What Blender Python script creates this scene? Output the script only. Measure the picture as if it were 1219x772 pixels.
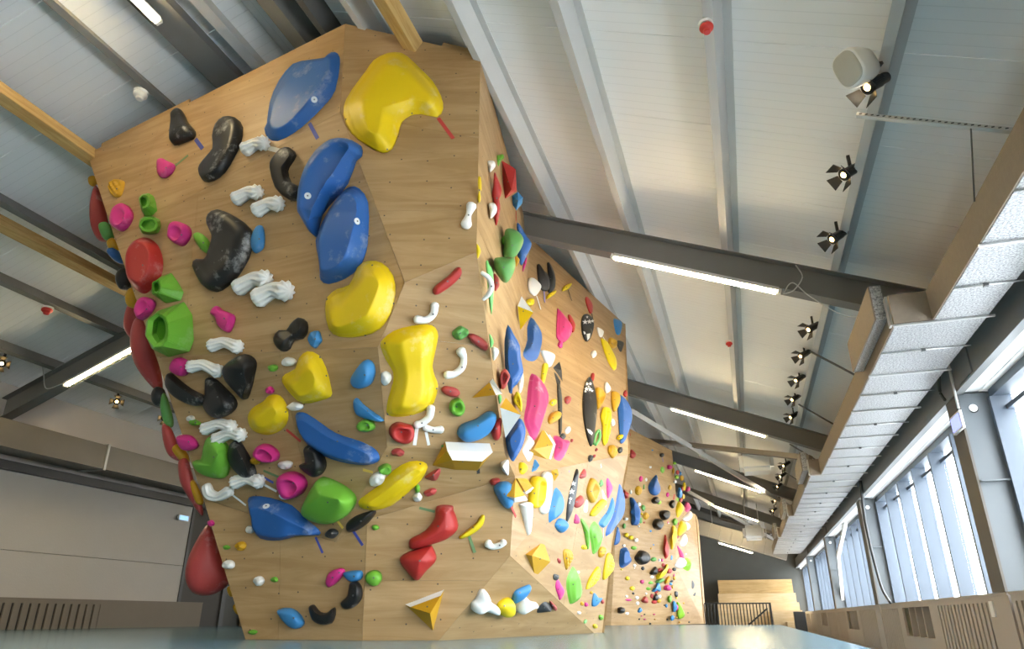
import bpy, bmesh, math, random
from mathutils import Vector, Matrix
from mathutils.geometry import intersect_ray_tri

for o in list(bpy.data.objects):
    bpy.data.objects.remove(o, do_unlink=True)
scene = bpy.context.scene
COL = scene.collection
random.seed(7)

# ------------------------------------------------------------------ camera, sky, exposure
FPX, CX, CY = 831.0, 609.5, 386.0
PITCH = math.atan(348 / 831.0)
YAW = math.atan(284.5 / (831.0 / math.cos(PITCH)))
CAMH = 0.16
CAMP = Vector((0, 0, CAMH))
cam_data = bpy.data.cameras.new('camera')
cam_data.sensor_width = 36.0
cam_data.lens = FPX / 1219.0 * 36.0
cam_data.clip_start = 0.02
cam_data.clip_end = 400
cam = bpy.data.objects.new('camera', cam_data)
COL.objects.link(cam)
cam.location = CAMP
cam.rotation_euler = (math.pi / 2 + PITCH, 0, YAW)
scene.camera = cam

world = bpy.data.worlds.new('sky')
scene.world = world
world.use_nodes = True
wn = world.node_tree.nodes
wn['Background'].inputs[0].default_value = (0.97, 0.98, 1.0, 1)
wn['Background'].inputs[1].default_value = 5.2

scene.view_settings.view_transform = 'Standard'
scene.view_settings.look = 'None'
scene.view_settings.exposure = 1.88
scene.view_settings.gamma = 1.0
scene.view_settings.use_curve_mapping = False
TUBE_POWER = 40.0

# ------------------------------------------------------------------ pixel helpers
def ray(px, py):
    r, v = px - CX, CY - py
    up = v * math.cos(PITCH) + FPX * math.sin(PITCH)
    fw = FPX * math.cos(PITCH) - v * math.sin(PITCH)
    return Vector((r * math.cos(YAW) - fw * math.sin(YAW), fw * math.cos(YAW) + r * math.sin(YAW), up))
def onX(px, py, X):
    d = ray(px, py); return d * (X / d.x) + CAMP
def onY(px, py, Y):
    d = ray(px, py); return d * (Y / d.y) + CAMP
def onZ(px, py, Z):
    d = ray(px, py); return d * ((Z - CAMH) / d.z) + CAMP
def onRoof(px, py, off=0.0):          # underside of the purlins, right-hand slope
    d = ray(px, py); t = (RZ0 - off - CAMH) / (d.z + RS * d.x); return d * t + CAMP
def xproj(P):
    X, Y, Z = P[0], P[1], P[2] - CAMH
    fw = Y * math.cos(YAW) - X * math.sin(YAW); r = Y * math.sin(YAW) + X * math.cos(YAW)
    return CX + FPX * r / (fw * math.cos(PITCH) + Z * math.sin(PITCH))
def YZ(px, Y, Z):
    lo, hi = -20.0, 10.0
    for _ in range(50):
        m = (lo + hi) / 2
        if xproj((m, Y, Z)) < px: lo = m
        else: hi = m
    return Vector((lo, Y, Z))

# ------------------------------------------------------------------ object helpers
def tag(o, label=None, cat=None, group=None, kind=None):
    if label: o['label'] = label
    if cat: o['category'] = cat
    if group: o['group'] = group
    if kind: o['kind'] = kind
    return o
def link(o, parent=None):
    COL.objects.link(o)
    if parent: o.parent = parent
    return o
def empty(name, loc=(0, 0, 0)):
    o = bpy.data.objects.new(name, None); o.location = loc; o.empty_display_size = 0.1
    return link(o)
def mesh_obj(name, bm, m, parent=None, smooth=False, mw=None):
    me = bpy.data.meshes.new(name)
    bm.normal_update()
    bm.to_mesh(me); bm.free()
    if m is not None: me.materials.append(m)
    if smooth:
        for p in me.polygons: p.use_smooth = True
    o = bpy.data.objects.new(name, me)
    link(o)
    if mw is not None: o.matrix_world = mw
    if parent:
        o.parent = parent
        o.matrix_parent_inverse = Matrix.Identity(4)
    return o
def bm_box(bm, x0, x1, y0, y1, z0, z1):
    vs = [bm.verts.new(p) for p in ((x0, y0, z0), (x1, y0, z0), (x1, y1, z0), (x0, y1, z0), (x0, y0, z1), (x1, y0, z1), (x1, y1, z1), (x0, y1, z1))]
    for f in ((3, 2, 1, 0), (4, 5, 6, 7), (0, 1, 5, 4), (1, 2, 6, 5), (2, 3, 7, 6), (3, 0, 4, 7)):
        bm.faces.new([vs[i] for i in f])
def box(name, m, x0, x1, y0, y1, z0, z1, parent=None, bev=0.0):
    """a box whose origin is its own base centre (relative to the parent's origin)"""
    c = Vector(((x0 + x1) / 2, (y0 + y1) / 2, z0))
    bm = bmesh.new()
    bm_box(bm, x0 - c.x, x1 - c.x, y0 - c.y, y1 - c.y, 0, z1 - z0)
    if bev:
        bmesh.ops.bevel(bm, geom=bm.edges[:], offset=bev, segments=2, affect='EDGES', profile=0.6)
    o = mesh_obj(name, bm, m, parent)
    o.location = c - (wl(parent) if parent else Vector())
    return o
def wl(o):
    v = Vector(o.location)
    p = o.parent
    while p: v += Vector(p.location); p = p.parent
    return v
def dupe(o, loc, parent=None, name=None):
    c = o.copy(); COL.objects.link(c); c.location = loc
    if parent is not None: c.parent = parent
    return c
def bar(name, m, p, q, w, h, parent=None, up=Vector((0, 0, 1)), bev=0.0):
    """rectangular bar from p to q; w across, h along 'up'"""
    p, q = Vector(p), Vector(q)
    d = q - p; L = d.length; d.normalize()
    s = d.cross(up).normalized(); u = s.cross(d).normalized()
    bm = bmesh.new()
    bm_box(bm, 0, L, -w / 2, w / 2, -h / 2, h / 2)
    if bev: bmesh.ops.bevel(bm, geom=bm.edges[:], offset=bev, segments=1, affect='EDGES')
    M = Matrix((d, -s, u)).transposed().to_4x4(); M.translation = p - (wl(parent) if parent else Vector())
    return mesh_obj(name, bm, m, parent, mw=M)
def ibeam(name, m, p, q, depth, fw, up, parent=None, tf=0.012, tw=0.01):
    """I section from p to q; p and q lie on the top flange"""
    p, q = Vector(p), Vector(q)
    d = q - p; L = d.length; d.normalize()
    s = d.cross(up).normalized(); u = s.cross(d).normalized()
    bm = bmesh.new()
    bm_box(bm, 0, L, -fw / 2, fw / 2, -tf, 0)
    bm_box(bm, 0, L, -tw / 2, tw / 2, -depth + tf, -tf)
    bm_box(bm, 0, L, -fw / 2, fw / 2, -depth, -depth + tf)
    M = Matrix((d, -s, u)).transposed().to_4x4(); M.translation = p - (wl(parent) if parent else Vector())
    return mesh_obj(name, bm, m, parent, mw=M)
def bm_tube(bm, pts, rads, seg=10, caps=True, lobes=0, twist=0.0, lobe_amp=0.0, flat=1.0, nrm=None):
    pts = [Vector(p) for p in pts]
    rings = []
    n = len(pts)
    ref = nrm or Vector((0, 0, 1))
    for i, p in enumerate(pts):
        t = (pts[min(i + 1, n - 1)] - pts[max(i - 1, 0)]).normalized()
        a = t.cross(ref)
        if a.length < 1e-4: a = t.cross(Vector((1, 0, 0)))
        a.normalize(); b = a.cross(t).normalized()
        if b.dot(ref) < 0: b = -b
        ring = []
        for k in range(seg):
            th = 2 * math.pi * k / seg
            r = rads[i]
            if lobes: r *= 1 + lobe_amp * math.cos(lobes * th + twist * i)
            ring.append(bm.verts.new(p + a * (r * math.cos(th)) + b * (r * flat * math.sin(th))))
        rings.append(ring)
    for i in range(n - 1):
        for k in range(seg):
            bm.faces.new((rings[i][k], rings[i][(k + 1) % seg], rings[i + 1][(k + 1) % seg], rings[i + 1][k]))
    if caps:
        bm.faces.new(rings[0][::-1]); bm.faces.new(rings[-1])
def tube(name, m, pts, r, parent=None, seg=8):
    bm = bmesh.new()
    o0 = Vector(pts[0])
    bm_tube(bm, [Vector(p) - o0 for p in pts], [r] * len(pts), seg)
    bmesh.ops.recalc_face_normals(bm, faces=bm.faces[:])
    o = mesh_obj(name, bm, m, parent, smooth=True)
    o.location = o0 - (wl(parent) if parent else Vector())
    return o
def crom(P, n, closed=False):
    out = []
    N = len(P)
    seg = N if closed else N - 1
    for i in range(seg):
        if closed: a, b, c, d = P[(i - 1) % N], P[i], P[(i + 1) % N], P[(i + 2) % N]
        else: a, b, c, d = P[max(i - 1, 0)], P[i], P[i + 1], P[min(i + 2, N - 1)]
        for k in range(n):
            t = k / n
            out.append(0.5 * ((2 * b) + (c - a) * t + (2 * a - 5 * b + 4 * c - d) * t * t + (3 * b - a - 3 * c + d) * t ** 3))
    if not closed: out.append(P[-1])
    return out

# ------------------------------------------------------------------ materials
MATS = {}
def mat(name, color, rough=0.5, metal=0.0, emit=0.0, spec=0.5, vary=0.0, vscale=3.0, bump=0.0, bscale=60.0, coat=0.0):
    if name in MATS: return MATS[name]
    m = bpy.data.materials.new(name); m.use_nodes = True
    nt = m.node_tree; b = nt.nodes['Principled BSDF']
    b.inputs['Base Color'].default_value = (*color, 1)
    b.inputs['Roughness'].default_value = rough
    b.inputs['Metallic'].default_value = metal
    b.inputs['Specular IOR Level'].default_value = spec
    b.inputs['Coat Weight'].default_value = coat
    if emit:
        b.inputs['Emission Color'].default_value = (*color, 1)
        b.inputs['Emission Strength'].default_value = emit
    tc = nt.nodes.new('ShaderNodeTexCoord')
    if vary:
        nz = nt.nodes.new('ShaderNodeTexNoise'); nz.inputs['Scale'].default_value = vscale; nz.inputs['Detail'].default_value = 5
        mx = nt.nodes.new('ShaderNodeMix'); mx.data_type = 'RGBA'
        mx.inputs['A'].default_value = (*[c * (1 - vary) for c in color], 1)
        mx.inputs['B'].default_value = (*[min(1, c * (1 + vary)) for c in color], 1)
        nt.links.new(tc.outputs['Object'], nz.inputs['Vector'])
        nt.links.new(nz.outputs['Fac'], mx.inputs['Factor'])
        nt.links.new(mx.outputs['Result'], b.inputs['Base Color'])
    if bump:
        nz = nt.nodes.new('ShaderNodeTexNoise'); nz.inputs['Scale'].default_value = bscale; nz.inputs['Detail'].default_value = 3
        bp = nt.nodes.new('ShaderNodeBump'); bp.inputs['Strength'].default_value = bump; bp.inputs['Distance'].default_value = 0.01
        nt.links.new(tc.outputs['Object'], nz.inputs['Vector'])
        nt.links.new(nz.outputs['Fac'], bp.inputs['Height']); nt.links.new(bp.outputs['Normal'], b.inputs['Normal'])
    MATS[name] = m
    return m
def hold_mat(name, color, rough=0.42, chalk=0.0, spec=0.5):
    key = 'hold_' + name
    if key in MATS: return MATS[key]
    m = mat(key, color, rough, spec=spec)
    nt = m.node_tree; b = nt.nodes['Principled BSDF']
    tc = nt.nodes.new('ShaderNodeTexCoord')
    n1 = nt.nodes.new('ShaderNodeTexNoise'); n1.inputs['Scale'].default_value = 5.0; n1.inputs['Detail'].default_value = 6; n1.inputs['Roughness'].default_value = 0.65
    rp = nt.nodes.new('ShaderNodeValToRGB'); rp.color_ramp.elements[0].position = 0.58; rp.color_ramp.elements[1].position = 0.76
    rp.color_ramp.elements[1].color = (chalk, chalk, chalk, 1)
    mx = nt.nodes.new('ShaderNodeMix'); mx.data_type = 'RGBA'
    mx.inputs['A'].default_value = (*color, 1); mx.inputs['B'].default_value = (0.8, 0.8, 0.78, 1)
    nt.links.new(tc.outputs['Object'], n1.inputs['Vector']); nt.links.new(n1.outputs['Fac'], rp.inputs['Fac'])
    nt.links.new(rp.outputs['Color'], mx.inputs['Factor']); nt.links.new(mx.outputs['Result'], b.inputs['Base Color'])
    n2 = nt.nodes.new('ShaderNodeTexNoise'); n2.inputs['Scale'].default_value = 140
    bp = nt.nodes.new('ShaderNodeBump'); bp.inputs['Strength'].default_value = 0.12; bp.inputs['Distance'].default_value = 0.004
    nt.links.new(tc.outputs['Object'], n2.inputs['Vector']); nt.links.new(n2.outputs['Fac'], bp.inputs['Height']); nt.links.new(bp.outputs['Normal'], b.inputs['Normal'])
    return m
def plywood(name, base, dark, holes=True, scale=1.0):
    m = mat(name, base, 0.5, spec=0.35)
    nt = m.node_tree; b = nt.nodes['Principled BSDF']; N = nt.nodes.new; L = nt.links.new
    tc = N('ShaderNodeTexCoord'); src = tc.outputs['UV']
    mp = N('ShaderNodeMapping'); mp.inputs['Scale'].default_value = (0.9 * scale, 9.0 * scale, 1)
    n1 = N('ShaderNodeTexNoise'); n1.inputs['Scale'].default_value = 1.0; n1.inputs['Detail'].default_value = 8; n1.inputs['Roughness'].default_value = 0.62; n1.inputs['Distortion'].default_value = 1.2
    L(src, mp.inputs['Vector']); L(mp.outputs['Vector'], n1.inputs['Vector'])
    r1 = N('ShaderNodeValToRGB'); r1.color_ramp.elements[0].position = 0.38; r1.color_ramp.elements[0].color = (*dark, 1)
    r1.color_ramp.elements[1].position = 0.62; r1.color_ramp.elements[1].color = (*base, 1)
    L(n1.outputs['Fac'], r1.inputs['Fac'])
    n2 = N('ShaderNodeTexNoise'); n2.inputs['Scale'].default_value = 1.7; n2.inputs['Detail'].default_value = 3
    L(src, n2.inputs['Vector'])
    r2 = N('ShaderNodeValToRGB'); r2.color_ramp.elements[0].position = 0.3; r2.color_ramp.elements[0].color = (0.86, 0.83, 0.80, 1); r2.color_ramp.elements[1].position = 0.6
    L(n2.outputs['Fac'], r2.inputs['Fac'])
    mu = N('ShaderNodeMix'); mu.data_type = 'RGBA'; mu.blend_type = 'MULTIPLY'; mu.inputs['Factor'].default_value = 0.8
    L(r1.outputs['Color'], mu.inputs['A']); L(r2.outputs['Color'], mu.inputs['B'])
    out = mu.outputs['Result']
    if holes:
        vo = N('ShaderNodeTexVoronoi'); vo.voronoi_dimensions = '2D'; vo.inputs['Scale'].default_value = 4.2; vo.inputs['Randomness'].default_value = 0.45
        L(src, vo.inputs['Vector'])
        lt = N('ShaderNodeMath'); lt.operation = 'LESS_THAN'; lt.inputs[1].default_value = 0.026
        L(vo.outputs['Distance'], lt.inputs[0])
        mh = N('ShaderNodeMix'); mh.data_type = 'RGBA'; mh.inputs['B'].default_value = (0.10, 0.075, 0.05, 1)
        L(lt.outputs[0], mh.inputs['Factor']); L(out, mh.inputs['A']); out = mh.outputs['Result']
    L(out, b.inputs['Base Color'])
    return m
PLY = plywood('plywood', (0.47, 0.308, 0.15), (0.375, 0.228, 0.095))
TIMBER = plywood('pine_timber', (0.62, 0.42, 0.17), (0.48, 0.29, 0.09), holes=False, scale=2.0)
PALEWOOD = plywood('pale_birch', (0.62, 0.48, 0.30), (0.54, 0.40, 0.22), holes=False)
STEEL = mat('grey_painted_steel', (0.20, 0.195, 0.185), 0.55, vary=0.08)
STEEL_L = mat('light_grey_painted_steel', (0.56, 0.56, 0.555), 0.5, vary=0.06)
STEEL_D = mat('dark_grey_steel', (0.10, 0.10, 0.10), 0.5, vary=0.1)
BLACK = mat('black_metal', (0.02, 0.02, 0.02), 0.4)
WHITE = mat('white_plastic', (0.82, 0.82, 0.80), 0.4)
OFFWHITE = mat('white_soffit_board', (0.85, 0.86, 0.86), 0.6, vary=0.04)
FRAME = mat('window_frame_grey', (0.075, 0.095, 0.125), 0.45)
COLGREY = mat('column_grey', (0.125, 0.14, 0.15), 0.5, vary=0.06)
WALLGREY = mat('end_wall_dark_grey', (0.10, 0.10, 0.09), 0.7, vary=0.08)
WALLCREAM = mat('left_wall_panel', (0.60, 0.55, 0.50), 0.75, vary=0.04, bump=0.15, bscale=40)
MDF = mat('grey_beige_board', (0.45, 0.395, 0.34), 0.6, vary=0.05)
MDF_D = mat('brown_board', (0.25, 0.20, 0.15), 0.65, vary=0.08)
DARKFLOOR = mat('lower_floor', (0.30, 0.25, 0.19), 0.5, vary=0.1)
RED = mat('red_plastic', (0.62, 0.04, 0.03), 0.4)
TUBE = mat('tube_glow', (1.0, 0.80, 0.45), 0.4, emit=TUBE_POWER)
LENS = mat('spot_glow', (1.0, 0.62, 0.22), 0.4, emit=5.0)
CABLE = mat('white_cable', (0.6, 0.6, 0.58), 0.5)
def deck_mat():
    m = mat('roof_panel_white', (0.88, 0.885, 0.89), 0.5)
    nt = m.node_tree; b = nt.nodes['Principled BSDF']
    tc = nt.nodes.new('ShaderNodeTexCoord'); sp = nt.nodes.new('ShaderNodeSeparateXYZ')
    nt.links.new(tc.outputs['Object'], sp.inputs[0])
    w = nt.nodes.new('ShaderNodeMath'); w.operation = 'PINGPONG'; w.inputs[1].default_value = 0.0505
    nt.links.new(sp.outputs['Y'], w.inputs[0])
    ls = nt.nodes.new('ShaderNodeMath'); ls.operation = 'LESS_THAN'; ls.inputs[1].default_value = 0.004
    nt.links.new(w.outputs[0], ls.inputs[0])
    bp = nt.nodes.new('ShaderNodeBump'); bp.inputs['Strength'].default_value = 0.5; bp.inputs['Distance'].default_value = 0.004; bp.invert = True
    nt.links.new(ls.outputs[0], bp.inputs['Height']); nt.links.new(bp.outputs['Normal'], b.inputs['Normal'])
    mx = nt.nodes.new('ShaderNodeMix'); mx.data_type = 'RGBA'; mx.inputs['A'].default_value = (0.88, 0.885, 0.89, 1); mx.inputs['B'].default_value = (0.80, 0.805, 0.81, 1)
    nt.links.new(ls.outputs[0], mx.inputs['Factor']); nt.links.new(mx.outputs['Result'], b.inputs['Base Color'])
    return m
DECK = deck_mat()
def foil_mat():
    m = mat('crinkled_foil', (0.60, 0.61, 0.62), 0.42, metal=0.55)
    nt = m.node_tree; b = nt.nodes['Principled BSDF']; N = nt.nodes.new; L = nt.links.new
    tc = N('ShaderNodeTexCoord')
    n = N('ShaderNodeTexNoise'); n.inputs['Scale'].default_value = 70; n.inputs['Detail'].default_value = 5; n.inputs['Roughness'].default_value = 0.75
    r = N('ShaderNodeValToRGB'); r.color_ramp.elements[0].position = 0.36; r.color_ramp.elements[0].color = (0.11, 0.113, 0.12, 1)
    r.color_ramp.elements[1].position = 0.58; r.color_ramp.elements[1].color = (0.57, 0.575, 0.58, 1)
    bp = N('ShaderNodeBump'); bp.inputs['Strength'].default_value = 0.6; bp.inputs['Distance'].default_value = 0.01
    L(tc.outputs['Object'], n.inputs['Vector']); L(n.outputs['Fac'], r.inputs['Fac']); L(r.outputs[0], b.inputs['Base Color'])
    L(n.outputs['Fac'], bp.inputs['Height']); L(bp.outputs['Normal'], b.inputs['Normal'])
    return m
FOIL = foil_mat()
FIBRE = mat('brown_fibre_board', (0.25, 0.20, 0.15), 0.9, vary=0.12, vscale=25, bump=0.3, bscale=120)
GALV = mat('galvanised_steel', (0.55, 0.55, 0.54), 0.4, metal=0.6)
DUCTL = mat('dull_galvanised_duct', (0.20, 0.18, 0.15), 0.4, metal=0.6, vary=0.12)
def glass_mat():
    m = bpy.data.materials.new('window_glass'); m.use_nodes = True
    nt = m.node_tree
    for n in list(nt.nodes): nt.nodes.remove(n)
    out = nt.nodes.new('ShaderNodeOutputMaterial'); mix = nt.nodes.new('ShaderNodeMixShader')
    tr = nt.nodes.new('ShaderNodeBsdfTransparent'); gl = nt.nodes.new('ShaderNodeBsdfGlossy'); gl.inputs['Roughness'].default_value = 0.03
    tr.inputs[0].default_value = (0.93, 0.96, 0.97, 1)
    mix.inputs[0].default_value = 0.08
    nt.links.new(tr.outputs[0], mix.inputs[1]); nt.links.new(gl.outputs[0], mix.inputs[2]); nt.links.new(mix.outputs[0], out.inputs[0])
    return m
GLASS = glass_mat()
def mat_floor():
    m = mat('blue_vinyl_mat', (0.14, 0.28, 0.38), 0.2, spec=0.4)
    nt = m.node_tree; b = nt.nodes['Principled BSDF']; N = nt.nodes.new; L = nt.links.new
    tc = N('ShaderNodeTexCoord'); mp = N('ShaderNodeMapping'); mp.inputs['Scale'].default_value = (0.6, 5.0, 1)  # stretched noise: streaked floor reflections are put into the vinyl's colour
    n = N('ShaderNodeTexNoise'); n.inputs['Scale'].default_value = 1.0; n.inputs['Detail'].default_value = 6
    L(tc.outputs['Object'], mp.inputs[0]); L(mp.outputs[0], n.inputs['Vector'])
    r = N('ShaderNodeValToRGB'); r.color_ramp.elements[0].position = 0.35; r.color_ramp.elements[0].color = (0.09, 0.235, 0.335, 1)
    r.color_ramp.elements[1].position = 0.7; r.color_ramp.elements[1].color = (0.18, 0.34, 0.43, 1)
    L(n.outputs['Fac'], r.inputs['Fac']); L(r.outputs[0], b.inputs['Base Color'])
    bp = N('ShaderNodeBump'); bp.inputs['Strength'].default_value = 0.06; bp.inputs['Distance'].default_value = 0.02
    L(n.outputs['Fac'], bp.inputs['Height']); L(bp.outputs['Normal'], b.inputs['Normal'])
    return m
MATBLUE = mat_floor()

# ------------------------------------------------------------------ the hall
RS, RZ0 = 0.404, 3.87            # right slope: z = RZ0 - RS*x (underside of purlins)
RIDX = -3.93; RIDZ = RZ0 - RS * RIDX
XR, XL = 2.05, -9.85             # inner faces
Y0, Y1 = -6.0, 33.1
FRAMES = [-6.0 + 0.02, 0.54, 7.07, 13.6, 20.1, 26.6, 33.0]
LFLOOR = -0.33
def roofz(x): return RIDZ - RS * abs(x - RIDX)
floor = box('floor', DARKFLOOR, XL - 0.5, XR + 0.6, Y0, Y1, LFLOOR - 0.15, LFLOOR); tag(floor, kind='structure')

# ceiling: deck panels, purlins, rafters
ceiling = empty('ceiling'); tag(ceiling, kind='structure')
UPR = Vector((RS, 0, 1)).normalized(); UPL = Vector((-RS, 0, 1)).normalized()
PD = 0.20
def deck_panel(side, width=1.01):
    bm = bmesh.new()
    L = (2.75 - RIDX) if side > 0 else (RIDX + 10.6)
    Ls = L * math.sqrt(1 + RS * RS)
    bm_box(bm, 0, Ls, 0.003, width - 0.003, 0, 0.06)
    me = bpy.data.meshes.new('roof_panel'); bm.to_mesh(me); bm.free(); me.materials.append(DECK)
    return me
for side in (1, -1):
    me = deck_panel(side)
    U = UPR if side > 0 else UPL
    ax = Vector((side, 0, -RS)).normalized()
    n = U
    yv = n.cross(ax) if side > 0 else n.cross(ax)
    y = Y0
    while y < Y1 + 0.5:
        o = bpy.data.objects.new('roof_panel', me); link(o, ceiling)
        org = Vector((RIDX, y if yv.y > 0 else y + 1.01, RIDZ)) + n * PD
        M = Matrix((ax, yv, n)).transposed().to_4x4(); M.translation = org
        o.matrix_world = M
        y += 1.01
def purlin(x, m=STEEL_L, w=0.07, depth=PD, drop=0.0):
    side = 1 if x > RIDX else -1
    U = UPR if side > 0 else UPL
    base = Vector((x, 0, roofz(x))) - U * drop
    bm = bmesh.new()
    ax = Vector((side, 0, -RS)).normalized()
    # Z section: bottom flange, web, top flange
    t = 0.008
    for (a0, a1, b0, b1) in ((-w, 0, 0, t), (-t, 0, t, depth - t), (-t, w - t, depth - t, depth)):
        vs = []
        for yy in (Y0, Y1):
            for (a, b) in ((a0, b0), (a1, b0), (a1, b1), (a0, b1)):
                p = ax * a + U * b; vs.append(bm.verts.new((p.x, yy, p.z)))
        for f in ((0, 1, 2, 3), (7, 6, 5, 4), (0, 4, 5, 1), (1, 5, 6, 2), (2, 6, 7, 3), (3, 7, 4, 0)):
            bm.faces.new([vs[i] for i in f])
    bmesh.ops.recalc_face_normals(bm, faces=bm.faces[:])
    o = mesh_obj('purlin', bm, m, ceiling); o.location = (base.x, 0, base.z)
    return o
for x in (1.24, 0.22, -0.80, -1.65, -2.65): purlin(x)
for x in (-5.12, -6.1, -7.1, -8.05, -9.05): purlin(x, STEEL)
# wide ridge channels
def channel(x, w, m):
    side = 1 if x > RIDX else -1
    U = UPR if side > 0 else UPL
    p = Vector((x, Y0, roofz(x))) + U * 0.10
    q = Vector((x, Y1, roofz(x))) + U * 0.10
    return bar('ridge_channel', m, p, q, w, 0.2, ceiling, up=U)
bar('ridge_cap', DECK, (RIDX, Y0, RIDZ + 0.215), (RIDX, Y1, RIDZ + 0.215), 0.5, 0.03, ceiling)
channel(-4.50, 0.26, STEEL); channel(-4.18, 0.10, STEEL_L); channel(-3.55, 0.22, STEEL); channel(-3.15, 0.08, STEEL_D)
for fy in FRAMES:
    ibeam('rafter', STEEL, (RIDX - 0.0, fy, RIDZ), (2.45, fy, roofz(2.45)), 0.30, 0.17, UPR, ceiling)
    ibeam('rafter', STEEL, (-10.2, fy, roofz(-10.2)), (RIDX, fy, RIDZ), 0.30, 0.17, UPL, ceiling)
# pine beams bolted along the purlins, carrying the climbing wall
def timber(x, y0, y1, w, h, drop):
    U = UPR if x > RIDX else UPL
    p = Vector((x, y0, roofz(x))) - U * drop; q = Vector((x, y1, roofz(x))) - U * drop
    bm = bmesh.new(); bm_box(bm, -w / 2, w / 2, 0, y1 - y0, -h / 2, h / 2)
    bmesh.ops.bevel(bm, geom=bm.edges[:], offset=0.004, segments=1, affect='EDGES')
    uv = bm.loops.layers.uv.new('UV')
    for f in bm.faces:
        for l in f.loops: l[uv].uv = (l.vert.co.y, l.vert.co.x + l.vert.co.z)
    o = mesh_obj('timber_beam', bm, TIMBER)
    o.location = p; o.rotation_euler = (0, math.atan(RS) * (1 if x > RIDX else -1), 0)
    return o
tag(timber(-5.98, -4.0, 4.45, 0.12, 0.16, 0.09), 'pine beam running into the top left corner of the climbing wall', 'beam')
tag(timber(-7.22, -2.0, 8.6, 0.12, 0.14, 0.08), 'pine beam under the left roof slope passing behind the wall edge', 'beam')
tag(timber(-2.22, -4.0, 4.3, 0.12, 0.14, 0.02), 'pine beam running into the notch in the climbing wall top', 'beam')

# diagonal roof bracing (square tubes in the roof plane)
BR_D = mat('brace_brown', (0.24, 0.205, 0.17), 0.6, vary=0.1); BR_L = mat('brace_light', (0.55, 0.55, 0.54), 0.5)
def brace(p0, p1, m, lab, off):
    a, b = onRoof(*p0, off), onRoof(*p1, off)
    return tag(bar('roof_brace', m, a, b, 0.10, 0.10, None, up=UPR), lab, 'brace')
brace((750, 488), (945, 606), BR_L, 'pale square tube brace crossing diagonally below the white heater', 0.36)
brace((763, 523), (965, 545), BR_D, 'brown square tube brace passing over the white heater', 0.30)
brace((820, 585), (945, 655), BR_L, 'pale square tube brace beside the sloping cross duct', 0.36)
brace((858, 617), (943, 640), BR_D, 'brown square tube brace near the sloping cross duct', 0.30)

# right wall: eaves beam, soffit, columns, windows, covers
wr = empty('wall_right', (XR, 0, 0)); tag(wr, kind='structure')
EAVES = mat('eaves_grey', (0.19, 0.195, 0.195), 0.5, vary=0.06)
box('eaves_beam', EAVES, XR, XR + 0.03, Y0, Y1, 2.06, 2.42, wr)
box('beam_flange', EAVES, XR - 0.03, XR + 0.04, Y0, Y1, 2.045, 2.06, wr)
for yb in FRAMES[1:6]: box('splice_plate', EAVES, XR - 0.012, XR, yb - 0.5, yb - 0.1, 2.09, 2.38, wr)
box('upper_wall', WALLGREY, XR + 0.28, XR + 0.55, Y0, Y1, 2.13, 3.05, wr)
box('soffit', OFFWHITE, XR + 0.03, XR + 0.46, Y0, Y1, 2.07, 2.13, wr)
box('soffit_strip', OFFWHITE, XR + 0.18, XR + 0.40, Y0, Y1, 2.062, 2.07, wr)
box('wall_base', MDF_D, XR + 0.30, XR + 0.55, Y0, Y1, LFLOOR, 0.31, wr)
for i, fy in enumerate(FRAMES[1:6]):
    c = empty('column', (XR, fy, LFLOOR)); c.parent = wr; c.location = (0, fy, LFLOOR)
    y0, y1 = fy + 0.05, fy + 0.40
    box('flange', mat('column_flange_brown', (0.11, 0.097, 0.08), 0.6), XR - 0.02, XR, y0, y1, 0.354, 2.05, c)
    box('web_plate', COLGREY, XR, XR + 0.40, y0 + 0.005, y1 - 0.005, 0.354, 2.05, c)
    box('stiffener', COLGREY, XR, XR + 0.36, y0 - 0.05, y0 + 0.005, 1.25, 1.262, c)
    bm = bmesh.new()
    bmesh.ops.create_cone(bm, cap_ends=True, segments=20, radius1=0.035, radius2=0.035, depth=0.006)
    h = mesh_obj('bolt_hole', bm, BLACK, c); h.location = Vector((XR + 0.10, y0, 1.90)) - wl(c); h.rotation_euler = (math.pi / 2, 0, 0)
    bm = bmesh.new()
    bmesh.ops.create_cone(bm, cap_ends=True, segments=20, radius1=0.034, radius2=0.034, depth=0.01)
    h = mesh_obj('hole_cap', bm, WHITE, c); h.location = Vector((XR + 0.096, y0 - 0.003, 1.91)) - wl(c); h.rotation_euler = (math.pi / 2, 0, 0)
XG = 2.41
for i in range(6):
    a, b = FRAMES[i], FRAMES[i + 1]
    a += 0.42 if i else 0.1; b += 0.03
    w = empty('window_%d' % (i + 1), (XG, (a + b) / 2, 0.31)); tag(w, kind='structure')
    box('sill', FRAME, XG - 0.30, XG + 0.05, a, b, 0.28, 0.32, w)
    box('head', FRAME, XG - 0.12, XG + 0.05, a, b, 1.99, 2.07, w)
    n = 6; st = (b - a) / n
    for k in range(n + 1):
        y = a + k * st
        y = min(max(y, a + 0.03), b - 0.03)
        box('mullion', FRAME, XG - 0.14, XG + 0.03, y - 0.03, y + 0.03, 0.32, 1.99, w)
    for k in range(n):
        box('pane', GLASS, XG + 0.0, XG + 0.006, a + k * st + 0.03, a + (k + 1) * st - 0.03, 0.32, 1.99, w)
        box('sash_rail', FRAME, XG - 0.03, XG + 0.03, a + k * st + 0.03, a + (k + 1) * st - 0.03, 1.86, 1.90, w)
    # daylight guide for the opening (portal only, adds no light)
    ld = bpy.data.lights.new('window_portal', 'AREA'); ld.shape = 'RECTANGLE'; ld.size = 1.7; ld.size_y = b - a
    ld.cycles.is_portal = True
    lo = bpy.data.objects.new('window_portal', ld); lo.location = (XG + 0.08, (a + b) / 2, 1.15); lo.rotation_euler = (0, math.pi / 2, 0)
    link(lo); lo.rotation_euler = (0, math.radians(90), 0)

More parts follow.
